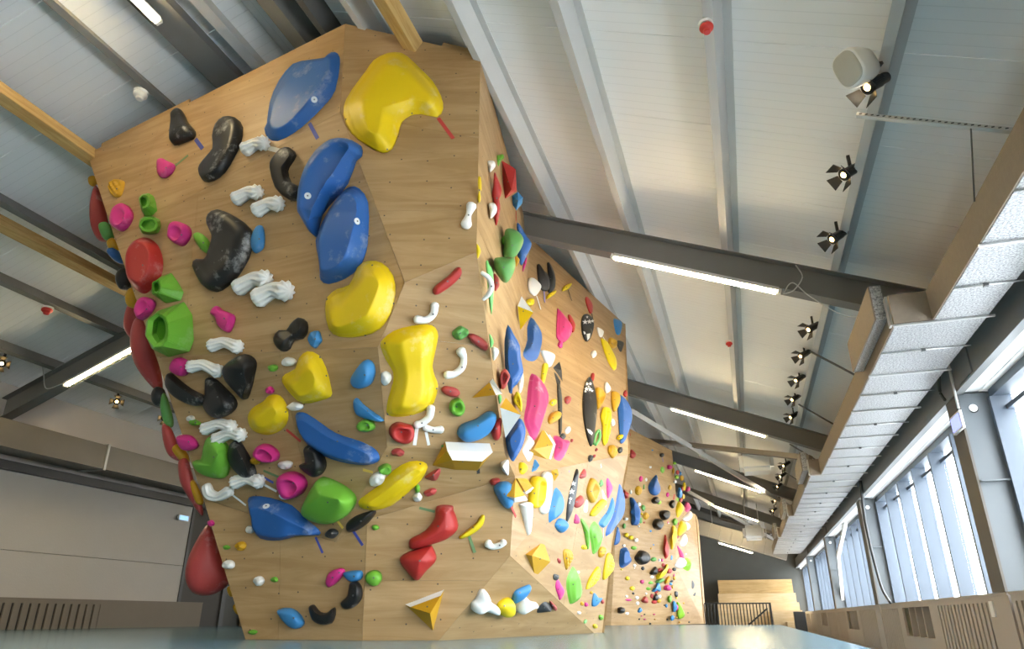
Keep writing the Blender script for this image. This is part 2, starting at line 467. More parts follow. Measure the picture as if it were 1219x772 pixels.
# vertical bracing in two bays of the window wall
for (pts, lab) in ((((1008, 616), (998, 661), (1005, 727)), 'white knuckled window brace beside the second column'),
                   (((954, 672), (950, 690), (953, 730)), 'white knuckled window brace far down the window wall')):
    P = [onX(px, py, 2.22) for px, py in pts]; P[2].z = 0.36
    e = empty('window_brace', P[2]); tag(e, lab, 'brace')
    bar('brace_strut', OFFWHITE, P[0], P[1], 0.07, 0.07, e); bar('brace_strut', OFFWHITE, P[1], P[2], 0.07, 0.07, e)

# radiator covers along the right wall
def radiator_cover(f, label, glow):
    e = empty('radiator_cover', (XR, f + 3.3, LFLOOR)); tag(e, label, 'radiator cover', 'grey radiator covers under the windows')
    x0, x1 = XR, XR + 0.03
    zt, zb = 0.33, LFLOOR
    box('top_board', MDF, XR - 0.01, XR + 0.31, f + 0.08, f + 6.55, zt, zt + 0.022, e)
    box('back_board', mat('cover_back_board', (0.80, 0.72, 0.48), 0.6), XR + 0.24, XR + 0.26, f + 0.1, f + 6.5, zb, zt, e)
    segs = [('p', 0.08, 0.7), ('s', 0.7, 2.7), ('p', 2.7, 3.05), ('o', 3.05, 4.75), ('p', 4.75, 5.1), ('s', 5.1, 6.55)]
    for k, a, b in segs:
        a += f; b += f
        if k == 'p':
            box('panel', MDF, x0, x1, a, b, zb, zt, e)
        elif k == 's':
            box('top_rail', MDF, x0, x1, a, b, zt - 0.05, zt, e)
            n = 14 if b - a > 1.7 else 11
            st = (b - a) / n
            first = None
            for i in range(n):
                y = a + (i + 0.35) * st
                if first is None: first = box('slat', MDF, x0, x1, y, y + st * 0.62, zb, zt - 0.05, e)
                else: dupe(first, Vector(first.location) + Vector((0, i * st, 0)), e)
        else:
            box('lower_panel', MDF, x0, x1, a, b, zb, -0.08, e)
            box('top_rail', MDF, x0, x1, a, b, zt - 0.05, zt, e)
            box('recess_back', mat('recess_dark', (0.09, 0.08, 0.07), 0.7), x0 + 0.12, x0 + 0.13, a, b, -0.08, zt - 0.05, e)
            first = None
            for i in range(4):
                y = a + (b - a) * i / 4
                if first is None: first = box('divider', MDF, x0 + 0.005, x0 + 0.12, y, y + 0.03, -0.08, zt - 0.05, e)
                else: dupe(first, Vector(first.location) + Vector((0, (b - a) * i / 4, 0)), e)
    return e
for i, lab in ((1, 'grey board radiator cover with vertical slots in front of the first column'), (2, 'slotted grey radiator cover with a small white plate, between the first and second columns'),
               (3, 'slotted grey radiator cover between the second and third columns'), (4, 'slotted grey radiator cover between the third and fourth columns'),
               (5, 'slotted grey radiator cover ending beside the birch steps')):
    radiator_cover(FRAMES[i], lab, i)
pl = box('socket_plate', WHITE, XR - 0.014, XR - 0.001, 7.58, 7.68, 0.16, 0.29); tag(pl, 'small white plate fixed to the radiator cover beside the slots', 'plate')

# left wall
wlw = empty('wall_left', (XL, 0, LFLOOR)); tag(wlw, kind='structure')
box('wall_panel', WALLCREAM, XL - 0.12, XL, Y0, 11.1, LFLOOR, 1.025, wlw)
box('wall_panel', WALLCREAM, XL - 0.12, XL, Y0, 11.1, 1.032, 2.13, wlw)
box('wall_backing', WALLGREY, XL - 0.16, XL - 0.12, Y0, Y1, LFLOOR, 3.4, wlw)
box('wall_panel', WALLGREY, XL - 0.12, XL - 0.02, 12.4, Y1, LFLOOR, 2.13, wlw)
box('upper_wall', WALLCREAM, XL - 0.14, XL - 0.02, Y0, Y1, 2.13, 3.42, wlw)
box('eaves_beam', BLACK, XL, XL + 0.12, Y0, Y1, 2.08, 2.20, wlw)
d1 = empty('door_1', (XL, 11.75, LFLOOR)); tag(d1, kind='structure')
box('door_leaf', mat('door_brown', (0.075, 0.065, 0.055), 0.6), XL - 0.06, XL - 0.02, 11.1, 12.4, LFLOOR, 2.08, d1)
box('door_frame', STEEL_D, XL - 0.06, XL + 0.02, 12.28, 12.40, LFLOOR, 2.08, d1)
box('door_frame', STEEL_D, XL - 0.06, XL + 0.02, 11.10, 11.17, LFLOOR, 2.08, d1)
cov = empty('wall_cover', (XL + 0.15, 7, LFLOOR)); tag(cov, 'brown board cover with vertical slots along the cream left wall', 'radiator cover')
box('top_board', MDF_D, XL, XL + 0.16, 2.0, 11.6, 0.39, 0.41, cov)
box('panel', MDF_D, XL + 0.13, XL + 0.155, 9.30, 11.6, LFLOOR, 0.39, cov)
box('top_rail', MDF_D, XL + 0.13, XL + 0.155, 2.0, 9.30, 0.34, 0.39, cov)
box('back_board', BLACK, XL + 0.02, XL + 0.03, 2.0, 9.3, LFLOOR, 0.39, cov)
first = None
for i in range(54):
    y = 2.0 + i * 0.135
    if first is None: first = box('slat', MDF_D, XL + 0.13, XL + 0.155, y + 0.035, y + 0.135, LFLOOR, 0.34, cov)
    else: dupe(first, Vector(first.location) + Vector((0, i * 0.135, 0)), cov)
bk = box('storage_bench', MDF_D, XL + 0.02, XL + 0.19, 12.9, 15.5, LFLOOR, 0.40); tag(bk, 'low brown bench box beyond the dark door', 'bench')
# exit sign
ex = empty('exit_sign', (XL + 0.14, 10.85, 1.80)); tag(ex, 'small lit exit sign beside the dark door under the black beam', 'sign')
box('sign_case', WHITE, XL + 0.02, XL + 0.06, 10.72, 10.98, 1.80, 1.90, ex)
box('sign_face', mat('sign_blue', (0.30, 0.55, 0.85), 0.4, emit=0.35), XL + 0.06, XL + 0.064, 10.74, 10.96, 1.812, 1.888, ex)
# left duct
ld_ = empty('air_duct', (XL + 0.5, 8, 2.25)); tag(ld_, 'dull galvanised rectangular duct along the top of the cream left wall', 'duct')
for (a, b) in ((-4, 4.0), (4.04, 8.35), (8.40, 11.4)):
    box('duct_section', DUCTL, XL + 0.14, XL + 0.62, a, b, 2.26, 2.62, ld_)
for y in (4.02, 8.37, 11.42):
    box('duct_flange', GALV, XL + 0.12, XL + 0.64, y - 0.02, y + 0.02, 2.24, 2.64, ld_)
box('duct_reducer', mat('duct_bright', (0.62, 0.60, 0.54), 0.4, metal=0.4), XL + 0.13, XL + 0.60, 11.45, 12.4, 2.28, 2.62, ld_)
box('vent_grille', mat('grille_grey', (0.35, 0.33, 0.3), 0.6), XL + 0.14, XL + 0.64, 12.55, 13.5, 2.26, 2.64, ld_)
# end walls
we = empty('wall_far', (-4, Y1, LFLOOR)); tag(we, kind='structure')
box('wall_panel', WALLGREY, XL - 0.2, -0.90, Y1, Y1 + 0.15, LFLOOR, 6.0, we)
box('wall_panel', WALLGREY, -0.97, XR + 0.6, Y1 + 0.02, Y1 + 0.15, LFLOOR, 6.0, we)
wb = box('wall_back', WALLCREAM, XL - 0.2, XR + 0.6, Y0 - 0.15, Y0, LFLOOR, 6.0); tag(wb, kind='structure')

# unseen ground outside, added in a pale tone to bounce daylight indoors
gr = box('ground_outside', mat('pale_bounce_ground', (0.72, 0.75, 0.78), 0.9), 2.9, 120, -80, 140, -3.2, -3.0); tag(gr, kind='structure')

# ------------------------------------------------------------------ crash mat
cm = box('crash_mat', MATBLUE, XL + 0.2, 0.63, -5.5, 17.6, LFLOOR, 0.0, bev=0.02)
tag(cm, 'wide pale blue vinyl crash mat covering the floor', 'mat')

# ------------------------------------------------------------------ climbing wall
V = {}
for k, (px, py, Y) in dict(A=(104, 183, 4.394), B=(411, 28, 4.033), E=(405, 133, 3.96), N=(137, 285, 4.213), F=(482, 336, 4.085), G=(450, 413, 4.168),
        L=(186, 425, 4.294), H=(461, 531, 4.509), I=(400, 645, 4.9), J=(242, 593, 4.831), K=(437, 618, 4.878), C=(572, 65, 4.349), W=(570, 165, 4.274),
        Vv=(567, 300, 4.245), P=(600, 537, 5.011), Q=(613, 567, 5.252), S=(607, 661, 5.35), VT=(631, 283, 7.7), FT=(743, 385, 10.2), F3=(748, 540, 8.12), F4=(729, 645, 8.193),
        b1=(750, 510, 16.0), b2=(800, 536, 17.9), b3=(805, 590, 17.9), m2=(804, 672, 17.7), m1=(733, 634, 15.8),
        c1=(828, 612, 19.6), c0=(818, 607, 18.6)).items():
    V[k] = onY(px, py, Y)
for k, (px, Y) in dict(bl=(292, 5.014), bm=(431, 5.024), T=(522, 5.243), U=(707, 8.067), U2=(717, 8.425), n1=(727, 15.7), n2=(799, 17.6), n3=(838, 19.6)).items():
    V[k] = YZ(px, Y, 0.0)
def off(k, dx, dy, dz=0.0): return V[k] + Vector((dx, dy, dz))
V['A2'] = off('A', 0.5, 6.0, 0.1); V['N2'] = off('N', 0.3, 6.0); V['L2'] = off('L', 0.2, 6.0); V['J2'] = off('J', 0.2, 6.0); V['bl2'] = off('bl', 0.1, 6.0)
V['X1'] = Vector((V['F3'].x - 0.9, 12.6, V['F3'].z)); V['X2'] = Vector((V['FT'].x - 1.0, 12.6, V['FT'].z + 0.3)); V['X3'] = Vector((V['F4'].x - 0.9, 12.6, V['F4'].z)); V['X4'] = Vector((V['U2'].x - 0.8, 12.6, 0))
V['n4'] = V['n3'] + Vector((-0.05, 1.6, 0)); V['c4'] = V['c1'] + Vector((-0.05, 1.6, 0))
V['b0'] = Vector((V['b1'].x - 1.2, 15.2, V['b1'].z + 0.3)); V['m0'] = Vector((V['m1'].x - 1.2, 15.2, V['m1'].z)); V['n0'] = Vector((V['n1'].x - 1.2, 15.2, 0))
NEAR = [('L1', 'A B E N'), ('L2', 'N E F G L'), ('L3', 'L G H I J'), ('L4', 'H P Q K I'), ('L5', 'J I K bm bl'), ('R1', 'B C W E'), ('R2', 'E W Vv F'),
        ('R3', 'F Vv P H G'), ('R4', 'K Q S T bm'), ('STU', 'S U T'), ('SN', 'C VT Q P Vv W'), ('SU', 'VT FT F3 Q'), ('SL', 'Q F3 F4 U2 U S'),
        ('W1', 'A2 A N N2'), ('W2', 'N2 N L L2'), ('W3', 'L2 L J J2'), ('W4', 'J2 J bl bl2'),
        ('Z1', 'FT X2 X1 F3'), ('Z2', 'F3 X1 X3 F4'), ('Z3', 'F4 X3 X4 U2')]
FAR = [('F1', 'b1 b2 b3 m2 m1'), ('F2', 'm1 m2 n2 n1'), ('F5', 'b3 c0 c1 n3 n2 m2'), ('F6', 'c1 c4 n4 n3'), ('F7', 'b0 b1 m1 m0'), ('F8', 'm0 m1 n1 n0')]
TRIS = []          # (a, b, c, facet frame)
FRM = {}
SEAMS = {'L1': [('u', 1.05)], 'L2': [('u', 0.95), ('v', 0.95)], 'L3': [('u', 1.25)], 'L5': [('u', 0.75)], 'R2': [('v', 0.62)], 'R3': [('v', 0.8)],
         'R4': [('v', 0.42)], 'SU': [('u', 2.3), ('u', 3.6), ('v', 1.5)], 'SL': [('u', 1.6)], 'SN': [('v', 1.7)], 'F1': [('v', 1.2)], 'F5': [('v', 1.3)], 'L4': []}
def facet_frame(P):
    c = sum(P, Vector()) / len(P)
    n = Vector()
    for i in range(len(P)):
        a, b = P[i], P[(i + 1) % len(P)]
        n += (a - c).cross(b - c)
    n.normalize()
    return c, n
def clip(poly, axis, val, keep_gt):
    out = []
    for i in range(len(poly)):
        a, b = poly[i], poly[(i + 1) % len(poly)]
        da, db = (a[axis] - val) * keep_gt, (b[axis] - val) * keep_gt
        if da >= 0: out.append(a)
        if da * db < 0:
            t = da / (da - db); out.append(tuple(a[k] + (b[k] - a[k]) * t for k in range(3)))
    return out
def make_panel(root, poly, u, v, n, c):
    bm = bmesh.new(); uv = bm.loops.layers.uv.new('UV')
    cu = sum(p[0] for p in poly) / len(poly); cv = sum(p[1] for p in poly) / len(poly)
    g = 0.0018
    q = []
    for p in poly:
        du, dv = cu - p[0], cv - p[1]; l = math.hypot(du, dv) or 1
        q.append((p[0] + du / l * g - cu, p[1] + dv / l * g - cv, p[2]))
    fr = [bm.verts.new(p) for p in q]; bk = [bm.verts.new((p[0], p[1], p[2] - 0.02)) for p in q]
    f = bm.faces.new(fr); bm.faces.new(bk[::-1])
    for i in range(len(q)):
        j = (i + 1) % len(q); bm.faces.new((fr[j], fr[i], bk[i], bk[j]))
    for fc in bm.faces:
        for l in fc.loops: l[uv].uv = (l.vert.co.x + cu + random_off[0], l.vert.co.y + cv + random_off[1])
    bmesh.ops.triangulate(bm, faces=[f])
    M = Matrix((u, v, n)).transposed().to_4x4(); M.translation = c + u * cu + v * cv - wl(root)
    return mesh_obj('plywood_panel', bm, PLY, root, mw=M)
random_off = [0, 0]
def build_wall(root, facets):
    for fi, (nm, s) in enumerate(facets):
        P = [V[k] for k in s.split()]
        c, n = facet_frame(P)
        if nm[0] in 'LRS' or nm in ('F1', 'F2', 'F5', 'STU', 'SN', 'SU', 'SL'):
            if n.dot(c - CAMP) > 0: n = -n; P = P[::-1]
        elif nm[0] == 'W':
            if n.x > 0: n = -n; P = P[::-1]
        u = Vector((0, 0, 1)).cross(n).normalized(); v = n.cross(u).normalized()
        loc = [((p - c).dot(u), (p - c).dot(v), (p - c).dot(n)) for p in P]
        FRM[nm] = (c, u, v, n)
        for i in range(1, len(P) - 1): TRIS.append((P[0], P[i], P[i + 1], nm))
        random_off[0], random_off[1] = fi * 3.7, fi * 1.9
        polys = [loc]
        umin = min(p[0] for p in loc); vmin = min(p[1] for p in loc)
        for ax, val in SEAMS.get(nm, []):
            k = 0 if ax == 'u' else 1
            val = (umin if k == 0 else vmin) + val
            nxt = []
            for pl_ in polys:
                for s_ in (1, -1):
                    r = clip(pl_, k, val, s_)
                    if len(r) > 2: nxt.append(r)
            polys = nxt
        for pl_ in polys: make_panel(root, pl_, u, v, n, c)
cw = empty('climbing_wall', (-2.5, 5.2, 0)); tag(cw, 'tall faceted plywood bouldering wall covered in coloured holds', 'climbing wall')
build_wall(cw, NEAR)
fw_ = empty('climbing_wall', (-1.5, 17.5, 0)); tag(fw_, 'distant plywood climbing wall section crowded with small holds beside the railing', 'climbing wall')
build_wall(fw_, FAR)
# raised plywood lip along the top of the wall
def lip(a, b, h, lab=None):
    A_, B_ = Vector(a), Vector(b)
    o = bar('top_lip', PLY, A_ + Vector((0, 0.012, h / 2 - 0.01)), B_ + Vector((0, 0.012, h / 2 - 0.01)), 0.02, h, cw)
    return o
pA, pB, pC = V['A'], V['B'], V['C']
lip(pA.lerp(pB, 0.06), pA.lerp(pB, 0.43), 0.06)
lip(pB.lerp(pC, 0.72), pC, 0.05)

def hit(px, py, only=None):
    d = ray(px, py).normalized(); best = None
    for a, b, c, nm in TRIS:
        if only and nm != only: continue
        p = intersect_ray_tri(a, b, c, d, CAMP, True) or intersect_ray_tri(a, c, b, d, CAMP, True)
        if p is None: continue
        t = (p - CAMP).dot(d)
        if t > 0 and (best is None or t < best[0]): best = (t, nm)
    return best[1] if best else None

# ------------------------------------------------------------------ holds: tools
CROP = {'p': (0, 0, 1), 'c1': (90, 20, 260 / 772), 'c2': (300, 20, 280 / 831), 'c3': (90, 240, 260 / 772), 'c4': (300, 260, 280 / 831), 'c5': (170, 480, 260 / 687),
        'c6': (400, 480, 280 / 740), 's2': (600, 480, 160 / 882), 's3': (600, 600, 160 / 718),
        'z5': (560, 170, 100 / 594), 'z6': (560, 290, 100 / 594), 'z7': (560, 410, 100 / 594), 'z8': (560, 520, 100 / 594),
        'y1': (650, 310, 105 / 624), 'y2': (650, 420, 105 / 624), 'y3': (650, 530, 105 / 624), 'y4': (620, 640, 105 / 676),
        'y5': (740, 510, 80 / 686), 'y6': (740, 590, 100 / 858), 'y7': (720, 660, 120 / 1029), 'y8': (540, 640, 140 / 901)}
def PX(crop, p):
    x, y, s = CROP[crop]; return (x + p[0] * s, y + p[1] * s)
HC = {'red': ((0.56, 0.035, 0.03), 0.25), 'dusty_red': ((0.52, 0.07, 0.065), 0.3), 'blue': ((0.03, 0.15, 0.48), 0.35), 'sky': ((0.06, 0.30, 0.66), 0.2), 'yellow': ((0.98, 0.68, 0.004), 0.3),
      'lemon': ((0.95, 0.72, 0.01), 0.1), 'orange': ((0.74, 0.40, 0.015), 0.08), 'green': ((0.20, 0.55, 0.05), 0.15), 'moss': ((0.14, 0.42, 0.10), 0.15), 'pink': ((0.80, 0.04, 0.30), 0.2),
      'rose': ((0.72, 0.05, 0.24), 0.5), 'black': ((0.018, 0.018, 0.019), 0.5), 'grey': ((0.05, 0.052, 0.055), 0.3), 'white': ((0.80, 0.79, 0.76), 0.0), 'lime': ((0.32, 0.66, 0.03), 0.1), 'mint': ((0.25, 0.75, 0.22), 0.0)}
def hm(c):
    col, ch = HC[c]; col = tuple(q * (0.76 if c != 'white' else 1.0) for q in col)
    return hold_mat(c, col, 0.42 if c == 'black' else 0.5, ch, 0.4)
CNAME = {'sky': 'light blue', 'dusty_red': 'dusty red', 'lemon': 'lemon yellow', 'orange': 'orange yellow', 'moss': 'moss green', 'rose': 'rose pink', 'grey': 'dark grey', 'lime': 'lime green', 'mint': 'mint green'}
def prof(kind, t):
    if kind == 'dome': return math.sqrt(max(0, 1 - (1 - t) ** 2))
    if kind == 'cone': return t
    if kind == 'lump': return math.sqrt(max(0, 1 - (1 - t) ** 2)) * (0.75 + 0.25 * t)
    if kind in ('macro', 'plate'):
        if t < 0.10: return 0.10 * min(1.0, math.sqrt(t / 0.04))
        a = min(1, (t - 0.10) / 0.12); s = min(1, max(0, (t - 0.16) / (0.6 if kind == 'macro' else 0.34)))
        return 0.10 + 0.34 * a * a * (3 - 2 * a) + 0.56 * s * s * (3 - 2 * s)
    if kind == 'dish':
        if t < 0.12: return 0.5 * math.sqrt(t / 0.12)
        s = (t - 0.12) / 0.88
        return 0.5 + 0.5 * math.sin(min(1, s * 2.2) * math.pi / 2) - (0.75 * max(0, (s - 0.4) / 0.6) ** 1.5)
    if kind == 'jug':
        s = min(1, t / 0.45)
        return math.sqrt(max(0, 1 - (1 - s) ** 2)) - (0.62 * max(0, (t - 0.5) / 0.5) ** 0.8)
    return t
def frame_at(px, py, only=None, left=None):
    nm = only or hit(px, py)
    if nm is None:
        # nearest facet by nudging towards the wall middle
        for k in range(1, 25):
            nm = hit(px + (520 - px) * k * 0.01, py + (430 - py) * k * 0.01)
            if nm: break
    c, u, v, n = FRM[nm]
    if nm == 'SN':
        # steeply raked facet: what shows is how far the hold stands out, so it is laid out across the line of sight
        ax = left if left is not None else px
        d = ray(ax, py); P = CAMP + d * ((c - CAMP).dot(n) / d.dot(n))
        n = (CAMP - P).normalized(); u = Vector((0, 0, 1)).cross(n).normalized(); v = n.cross(u); c = P
    return c, u, v, n, nm
def rake(fr, px, py):
    return abs(ray(px, py).normalized().dot(fr[3]))
def loc_at(fr, px, py, h=0.0):
    c, u, v, n, nm = fr
    d = ray(px, py); cc = c + n * h
    t = (cc - CAMP).dot(n) / d.dot(n)
    p = CAMP + d * t - c
    return Vector((p.dot(u), p.dot(v), h))
BULKMATS = {}
def finish(bm, name, m, fr, org, smooth=True, parent=None, flat_mat=None):
    c, u, v, n, nm = fr
    for vv in bm.verts: vv.co -= org
    M = Matrix((u, v, n)).transposed().to_4x4(); M.translation = c + u * org.x + v * org.y + n * org.z
    o = mesh_obj(name, bm, m, None, smooth=smooth)
    if parent is None: o.matrix_world = M
    else:
        o.parent = parent; o.matrix_parent_inverse = Matrix.Identity(4)
        o.location = (0, 0, 0)
    return o
def nearest_on(sp, p):
    best = None
    if len(sp) == 1: return sp[0]
    for i in range(len(sp) - 1):
        a, b = sp[i], sp[i + 1]; ab = Vector((b.x - a.x, b.y - a.y)); ap = Vector((p.x - a.x, p.y - a.y))
        t = max(0, min(1, ap.dot(ab) / max(1e-9, ab.dot(ab)))); q = a.lerp(b, t)
        d = (q.x - p.x) ** 2 + (q.y - p.y) ** 2
        if best is None or d < best[0]: best = (d, q)
    return best[1]
BOLT = mat('bolt_steel', (0.16, 0.16, 0.16), 0.35, metal=0.7)
RING = mat('bolt_washer', (0.75, 0.78, 0.80), 0.4)
def disc_mesh(r, h, seg=10):
    bm = bmesh.new(); bmesh.ops.create_cone(bm, cap_ends=True, segments=seg, radius1=r, radius2=r, depth=h); 
    me = bpy.data.meshes.new('bolt'); bm.to_mesh(me); bm.free(); return me
BOLT_ME = disc_mesh(0.0065, 0.008); BOLT_ME.materials.append(BOLT)
RING_ME = disc_mesh(0.026, 0.008, 16); RING_ME.materials.append(RING)
def add_bolt(o, fr, org, ps, ring=False):
    """bolt heads seated on the hold where the line of sight meets it"""
    me = o.data
    c, u, v, n, nm = fr
    bvt = None
    for (px, py) in ps:
        a = loc_at(fr, px, py, 0.0) - org; b = loc_at(fr, px, py, 0.6) - org
        d = (a - b).normalized()
        ok, co, no, idx = o.ray_cast(b, d)
        if not ok: continue
        b_ = bpy.data.objects.new('washer' if ring else 'bolt', RING_ME if ring else BOLT_ME); link(b_, o)
        b_.location = co; b_.rotation_euler = no.to_track_quat('Z', 'Y').to_euler()
        if ring:
            h_ = bpy.data.objects.new('bolt', BOLT_ME); link(h_, b_); h_.location = (0, 0, 0.003)
def H(crop, color, pts, label, h=0.10, kind='dome', spine=None, bolts=None, ring=False, facet=None, sharp=False, rings=16, name='climbing_hold', group=None, wob=0.0, autobolt=True, pull=1.0, tag_it=True, only=None, bulk=None):
    pp = [PX(crop, p) for p in pts]
    ax = sum(p[0] for p in pp) / len(pp); ay = sum(p[1] for p in pp) / len(pp)
    fr = frame_at(ax, ay, only, min(q[0] for q in pp))
    g = rake(fr, ax, ay)
    if kind in ('macro', 'plate'): h *= 0.72
    h *= max(0.3 if fr[4][0] != 'F' else 0.8, min(1.0, g * 1.7))
    base = [loc_at(fr, *p) for p in pp]
    sub = 1 if sharp else max(2, 34 // len(base))
    outl = base if sharp else crom(base, sub, True)
    if spine:
        sp = []
        for s in spine:
            hh = h * (s[2] if len(s) > 2 else 1)
            q = loc_at(fr, *PX(crop, s[:2]), hh if g > 0.45 else 0.0); q.z = hh; sp.append(q)
    else:
        cc = sum(base, Vector()) / len(base)
        d0 = loc_at(fr, ax, ay, h if g > 0.45 else 0.0)
        sp = [Vector((d0.x, d0.y, h))]
    org = sum(base, Vector()) / len(base); org.z = 0
    bm = bmesh.new()
    rr = 1 if kind == 'facet' else rings
    rows = []
    rnd = random.Random(label)
    ph = [rnd.uniform(0, 6.28) for _ in range(4)]
    for j in range(rr + 1):
        t = j / rr
        row = []
        for i, p in enumerate(outl):
            q = nearest_on(sp, p)
            tt = (t ** 1.25 if kind in ('dome', 'lump', 'jug') else t) * (1.0 if kind == 'facet' else 0.95)
            x = p.x + (q.x - p.x) * tt; y = p.y + (q.y - p.y) * tt
            z = q.z * prof('cone' if kind == 'facet' else kind, t)
            if wob and 0 < t: 
                z += wob * h * math.sin(9 * (x - org.x) / max(0.05, h) * 0.6 + ph[0]) * math.cos(8 * (y - org.y) / max(0.05, h) * 0.6 + ph[1]) * min(1, 3 * t)
            row.append(bm.verts.new((x, y, z - (0.006 if j == 0 else 0))))
        rows.append(row)
    N = len(outl)
    for j in range(rr):
        for i in range(N):
            bm.faces.new((rows[j][i], rows[j][(i + 1) % N], rows[j + 1][(i + 1) % N], rows[j + 1][i]))
    if kind != 'facet': bm.faces.new(rows[-1])
    if fr[4] == 'SN':
        back = [[bm.verts.new((v_.co.x, v_.co.y, -0.6 * v_.co.z - 0.006)) for v_ in row] for row in rows[1:]]
        back = [rows[0]] + back
        for j in range(rr):
            for i in range(N): bm.faces.new((back[j][i], back[j + 1][i], back[j + 1][(i + 1) % N], back[j][(i + 1) % N]))
        if kind != 'facet': bm.faces.new(back[-1][::-1])
    else:
        bm.faces.new(rows[0][::-1])
    bmesh.ops.remove_doubles(bm, verts=bm.verts[:], dist=0.0006)
    bmesh.ops.triangulate(bm, faces=[f for f in bm.faces if len(f.verts) > 4])
    bmesh.ops.recalc_face_normals(bm, faces=bm.faces[:])
    if bulk is not None:
        c_, u_, v_, n_, _ = fr
        mi = BULKMATS.setdefault(color, len(BULKMATS)); M = Matrix((u_, v_, n_)).transposed().to_4x4(); M.translation = c_
        bm.verts.index_update(); b0 = len(bulk[0])
        bulk[0].extend([(M @ q.co)[:] for q in bm.verts]); bulk[1].extend([([b0 + q.index for q in f.verts], mi) for f in bm.faces]); bm.free()
        return None, fr, org
    o = finish(bm, name, hm(color), fr, org, smooth=(kind != 'facet'))
    if tag_it: tag(o, label, 'climbing hold', group)
    span = max(abs(p.x - org.x) + abs(p.y - org.y) for p in base)
    if bolts: add_bolt(o, fr, org, [PX(crop, b) for b in bolts], ring)
    elif autobolt and span > 0.075 and color != 'white':
        add_bolt(o, fr, org, [(ax, ay)])
    return o, fr, org
def EL(crop, cx, cy, rx, ry, color, label, h=None, ang=0.0, kind='lump', group=None, n=10, wob=0.12, **kw):
    rnd = random.Random('%s%.0f%.0f' % (crop, cx, cy))
    a0 = math.radians(ang); pts = []
    for i in range(n):
        t = 2 * math.pi * i / n; k = 1 + rnd.uniform(-0.10, 0.10)
        x, y = rx * k * math.cos(t), ry * k * math.sin(t)
        pts.append((cx + x * math.cos(a0) - y * math.sin(a0), cy + x * math.sin(a0) + y * math.cos(a0)))
    if h is None:
        p = PX(crop, (cx, cy)); fr = frame_at(*p)
        s = CROP[crop][2]; e = loc_at(fr, p[0] + max(rx, ry) * s, p[1]) - loc_at(fr, *p)
        e2 = loc_at(fr, p[0], p[1] + min(rx, ry) * s) - loc_at(fr, *p)
        h = max(0.03, 0.9 * min(e.length, e2.length))
    return H(crop, color, pts, label, h=h, kind=kind, group=group, wob=wob, rings=6, **kw)
def TB(crop, color, path, rads, label, lobes=0, lift=0.75, kind='bone', tag_it=True, parent=None, closed=False, group=None):
    """tube-like hold lying on the wall; radii in crop pixels"""
    s = CROP[crop][2]
    pp = [PX(crop, p) for p in path]
    ax = sum(p[0] for p in pp) / len(pp); ay = sum(p[1] for p in pp) / len(pp)
    fr = frame_at(ax, ay, None, min(q[0] for q in pp))
    e = (loc_at(fr, ax + 1, ay) - loc_at(fr, ax, ay)).length; e2 = (loc_at(fr, ax, ay + 1) - loc_at(fr, ax, ay)).length
    k = s * min(e, e2)
    R = [r * k for r in rads]
    P3 = [loc_at(fr, *p, h=R[i] * lift) for i, p in enumerate(pp)]
    n = 6
    P = crom(P3, n); Rr = crom([Vector((r, 0, 0)) for r in R], n); Rr = [max(0.004, r.x) for r in Rr]
    # rounded ends
    d0 = (P[0] - P[1]).normalized(); d1 = (P[-1] - P[-2]).normalized()
    P = [P[0] + d0 * Rr[0] * 0.75, P[0] + d0 * Rr[0] * 0.5] + P + [P[-1] + d1 * Rr[-1] * 0.5, P[-1] + d1 * Rr[-1] * 0.75]
    Rr = [Rr[0] * 0.25, Rr[0] * 0.8] + Rr + [Rr[-1] * 0.8, Rr[-1] * 0.25]
    org = sum(P, Vector()) / len(P); org.z = 0
    bm = bmesh.new()
    bm_tube(bm, P, Rr, 45 if lobes else 12, lobes=lobes, lobe_amp=0.15 if lobes else 0, twist=0.10, nrm=Vector((0, 0, 1)))
    bmesh.ops.recalc_face_normals(bm, faces=bm.faces[:])
    o = finish(bm, 'climbing_hold', hm(color), fr, org)
    if tag_it: tag(o, label, 'climbing hold', group)
    if not lobes: add_bolt(o, fr, org, [pp[len(pp) // 2]])
    return o
def ROPE(crop, a, b, w, label, bend=-0.25):
    """white gathered-cloth shaped pinch: pinched waist and flared ends"""
    ax, ay = a; bx, by = b; mx, my = (ax + bx) / 2 + (by - ay) * bend, (ay + by) / 2 + (bx - ax) * -abs(bend) * 0.6
    q1 = ((ax * 2 + mx) / 3, (ay * 2 + my) / 3); q2 = ((bx * 2 + mx) / 3, (by * 2 + my) / 3)
    return TB(crop, 'white', [a, q1, (mx, my), q2, b], [w * 0.95, w * 0.84, w * 0.74, w * 0.82, w], label, lobes=9, lift=0.85)
